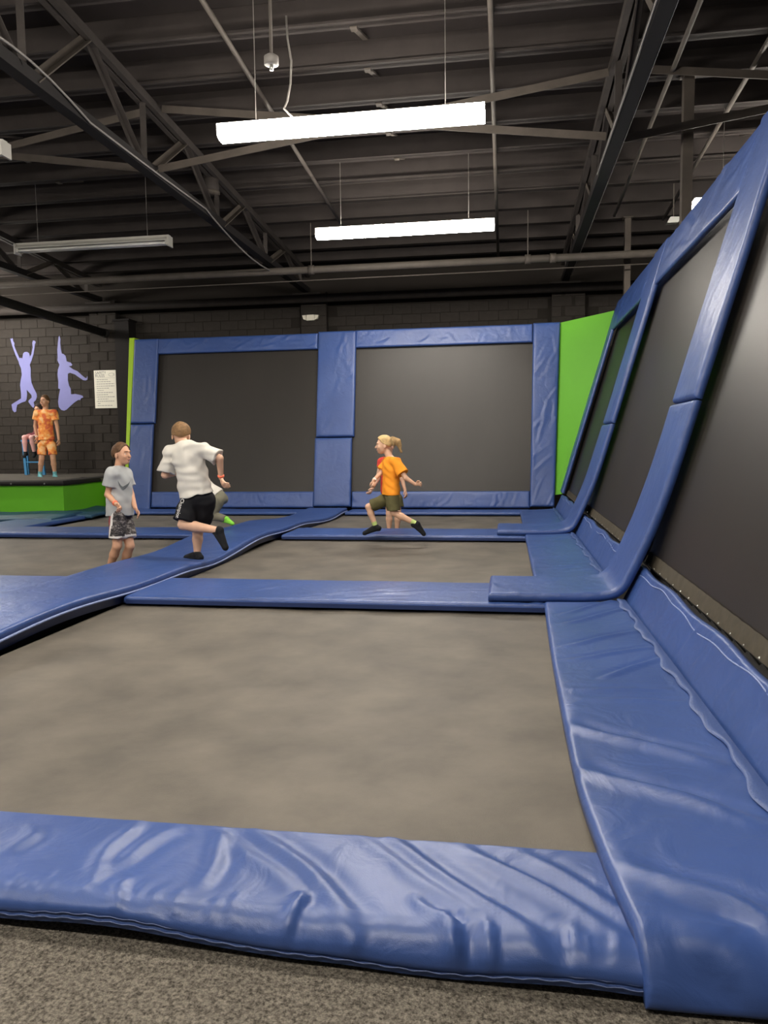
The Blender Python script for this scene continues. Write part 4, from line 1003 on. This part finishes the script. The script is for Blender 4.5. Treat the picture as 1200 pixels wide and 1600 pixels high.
# --- smaller child ahead of the runner, mostly hidden behind him
C = JJ(9.3, head=(291, 730, .0), chest=(311, 753), pelvis=(342, 777), shL=(303, 750, -.1), shR=(313, 747, .1), elL=(298, 766, -.1), wrL=(292, 758, -.05), elR=(322, 762, .12), wrR=(318, 772, .1),
       hipL=(342, 782, -.06), hipR=(347, 780, .06), knL=(330, 806, -.06), anL=(354, 811, -.08), toeL=(363, 818, -.10), knR=(316, 792, .08), anR=(312, 816, .1), toeR=(301, 820, .1))
person('small child in grey olive trousers mostly hidden behind the runner', C, .92, V3(-.85, .4, -.3), V3(-.95, .2, -.1), UP, 'skin2', at(330, 836, 9.3),
    [shirt('whiteshirt', .7, -.03, .010, seed=7), trousers('greypants', loose=.013, seed=8), hair('auburn'), footwear('limesock')], hs=.95)

# --- blond child running left in the orange shirt
D = JJ(9.05, head=(599.5, 695), chest=(611, 732), pelvis=(611, 773), shR=(606, 721, .10), shL=(617, 720, -.09), elL=(634, 747, -.16), wrL=(649, 757, -.14), elR=(594, 740, .06), wrR=(583.5, 751, -.05),
       hipL=(613, 778, -.06), hipR=(610, 777, .06), knL=(615, 801, -.07), anL=(652, 819, -.06), toeL=(662, 834, -.06), knR=(576, 792, .05), anR=(587, 823, .06), toeR=(570, 833, .06))
person('blond child in orange shirt and olive shorts running left in mid stride', D, .90, V3(-.92, -.38, -.1), V3(-.98, -.15, -.05), V3(-.05, 0, 1), 'skin2', at(612, 848, 9.05),
    [shirt('orange', .75, .0, .028, seed=9), shorts('olive', .86, flare=.012, seed=10), hair('blond', .012, -.06), wristband('R', 'bandw'), ankle_sock('palesock'), footwear('blacksock', 'shoe', .06, .008)],
    hands={'L': dict(dir=at(662, 755, 8.9)-D['wrL'], side=V3(0, -.3, 1), curl=1.1), 'R': dict(dir=at(584, 759, 8.98)-D['wrR'], side=V3(-.6, -.4, .6), curl=1.1)}, hs=.98)

# --- child in red behind, with a ponytail
E_ = JJ(10.7, head=(607, 697), chest=(607, 731), pelvis=(609, 770), shL=(596.5, 721, -.02), shR=(620.5, 721, .02), elL=(590, 748, -.06), wrL=(582, 763, -.14), elR=(628, 748, .0), wrR=(633, 766, -.04),
       hipL=(608, 779), hipR=(620, 779), knL=(608, 803, -.02), knR=(622, 803, -.02), anL=(608, 829), anR=(620, 829), toeL=(606, 835, -.14), toeR=(623, 835, -.14))
def pony(I):
    c = I['J']['head']; a = at(613, 685, 10.72); b = at(622, 690, 10.74); e = at(627, 706, 10.72)
    return [Cone(a, b, .025, .04, .02), Cone(b, e, .045, .012, .02)]
person('child in red shirt with ponytail standing behind the orange runner', E_, 1.0, V3(-.3, -.95, 0), V3(-.5, -.85, 0), UP, 'skin2', at(614, 832, 10.7),
    [shirt('redshirt', .35, .0, .010, seed=11), shorts('olive', .55, seed=12), hair('ponytail', .012, -.06, pony)], hs=.98)

# --- child in the orange set on the platform
Fj = JJ(14.12, head=(70, 626.5), chest=(71, 656), pelvis=(73, 690), shR=(58.5, 645), shL=(84.5, 645), elR=(55, 666, .03), wrR=(57.5, 684, -.04), elL=(89.5, 667, .03), wrL=(92, 687, -.02),
       hipR=(66, 696), hipL=(81, 696), knR=(65, 717, -.04), knL=(83, 717, -.03), anR=(62.5, 741.5, .02), anL=(86, 741.8, .02), toeR=(65.5, 748, -.10), toeL=(89.5, 748.3, -.10))
person('child in orange tie-dye shirt and shorts standing on the platform', Fj, 1.12, V3(.05, -1, 0), V3(-.12, -.98, -.02), UP, 'skin', at(75, 748.5, 14.12),
    [shirt('tiedye', .52, -.03, .022, seed=13, h=.008), shorts('tiedye', .70, loose=.010, flare=.010, seed=14, h=.008), hair('brown', .010, -.03), wristband('R', 'bandw'), footwear('teal', up=.22)],
    h=.006, hs=1.06)

# --- blue high chair and the seated child behind
CY = 15.3
ca = lambda x, y, dy=0: at(x, y, CY+dy)
hc = empty('high_stool', (ca(55, 742)[0], CY, PZ)); zs = ca(50, 690)[2]
def leg(x, dy, lean): 
    b = ca(x, 742, dy); MB().bar((b[0], b[1], PZ), (b[0]+lean, b[1]+(-.02 if dy < 0 else .02), zs), .055, .045, (0, 1, 0)).build('leg', 'chair', hc)
leg(41.5, -.2, -.02); leg(69.5, -.2, -.05); leg(44, .22, -.02); leg(68, .22, -.05)
b0, b1 = ca(41, 722, -.2), ca(69, 722, -.2); MB().bar(b0, b1, .03, .03).build('rung', 'chair', hc)
b0, b1 = ca(43, 722, .22), ca(68, 722, .22); MB().bar(b0, b1, .03, .03).build('rung', 'chair', hc)
xa_, xb_ = ca(43, 690)[0], ca(69, 690)[0]
MB().box((xa_, CY-.24, zs), (xb_, CY+.24, zs+.035)).build('seat', 'chair', hc)
tag(hc, 'bright blue high stool on the platform behind the orange outfit', 'stool')
zt = zs+.035
def zat(x, z, dy): p = at(x, 690, CY+dy); return V3(p[0], CY+dy, z)
G = dict(head=ca(60.5, 640, .0), chest=zat(65, zt+.33, .04), pelvis=zat(60, zt+.095, .08), shR=zat(59, zt+.39, .03), shL=zat(74, zt+.39, .03), elR=zat(59, zt+.22, -.02), wrR=zat(60, zt+.16, -.16), elL=zat(76, zt+.22, 0), wrL=zat(68, zt+.16, -.18),
         hipR=zat(55, zt+.075, .05), hipL=zat(64, zt+.075, .05), knR=zat(38.5, zt+.05, -.36), knL=zat(49.5, zt+.045, -.38), anR=zat(39, zs-.25, -.34), anL=zat(53, zs-.25, -.30), toeR=zat(36.5, zs-.32, -.43), toeL=zat(51.5, zs-.32, -.40))
person('child in pink leggings sitting on the blue high stool', G, 1.0, V3(-.2, -1, 0), V3(-.3, -.95, -.1), UP, 'skin', (ca(52, 690)[0], CY, zt),
    [shirt('maroon', .5, .03, .012, seed=15, h=.008), shorts('maroon', .55, seed=16, h=.008), leggings('pink'), hair('darkhair', .014, -.07), footwear('blacksock', 'shoe', .12, .008)], h=.006)
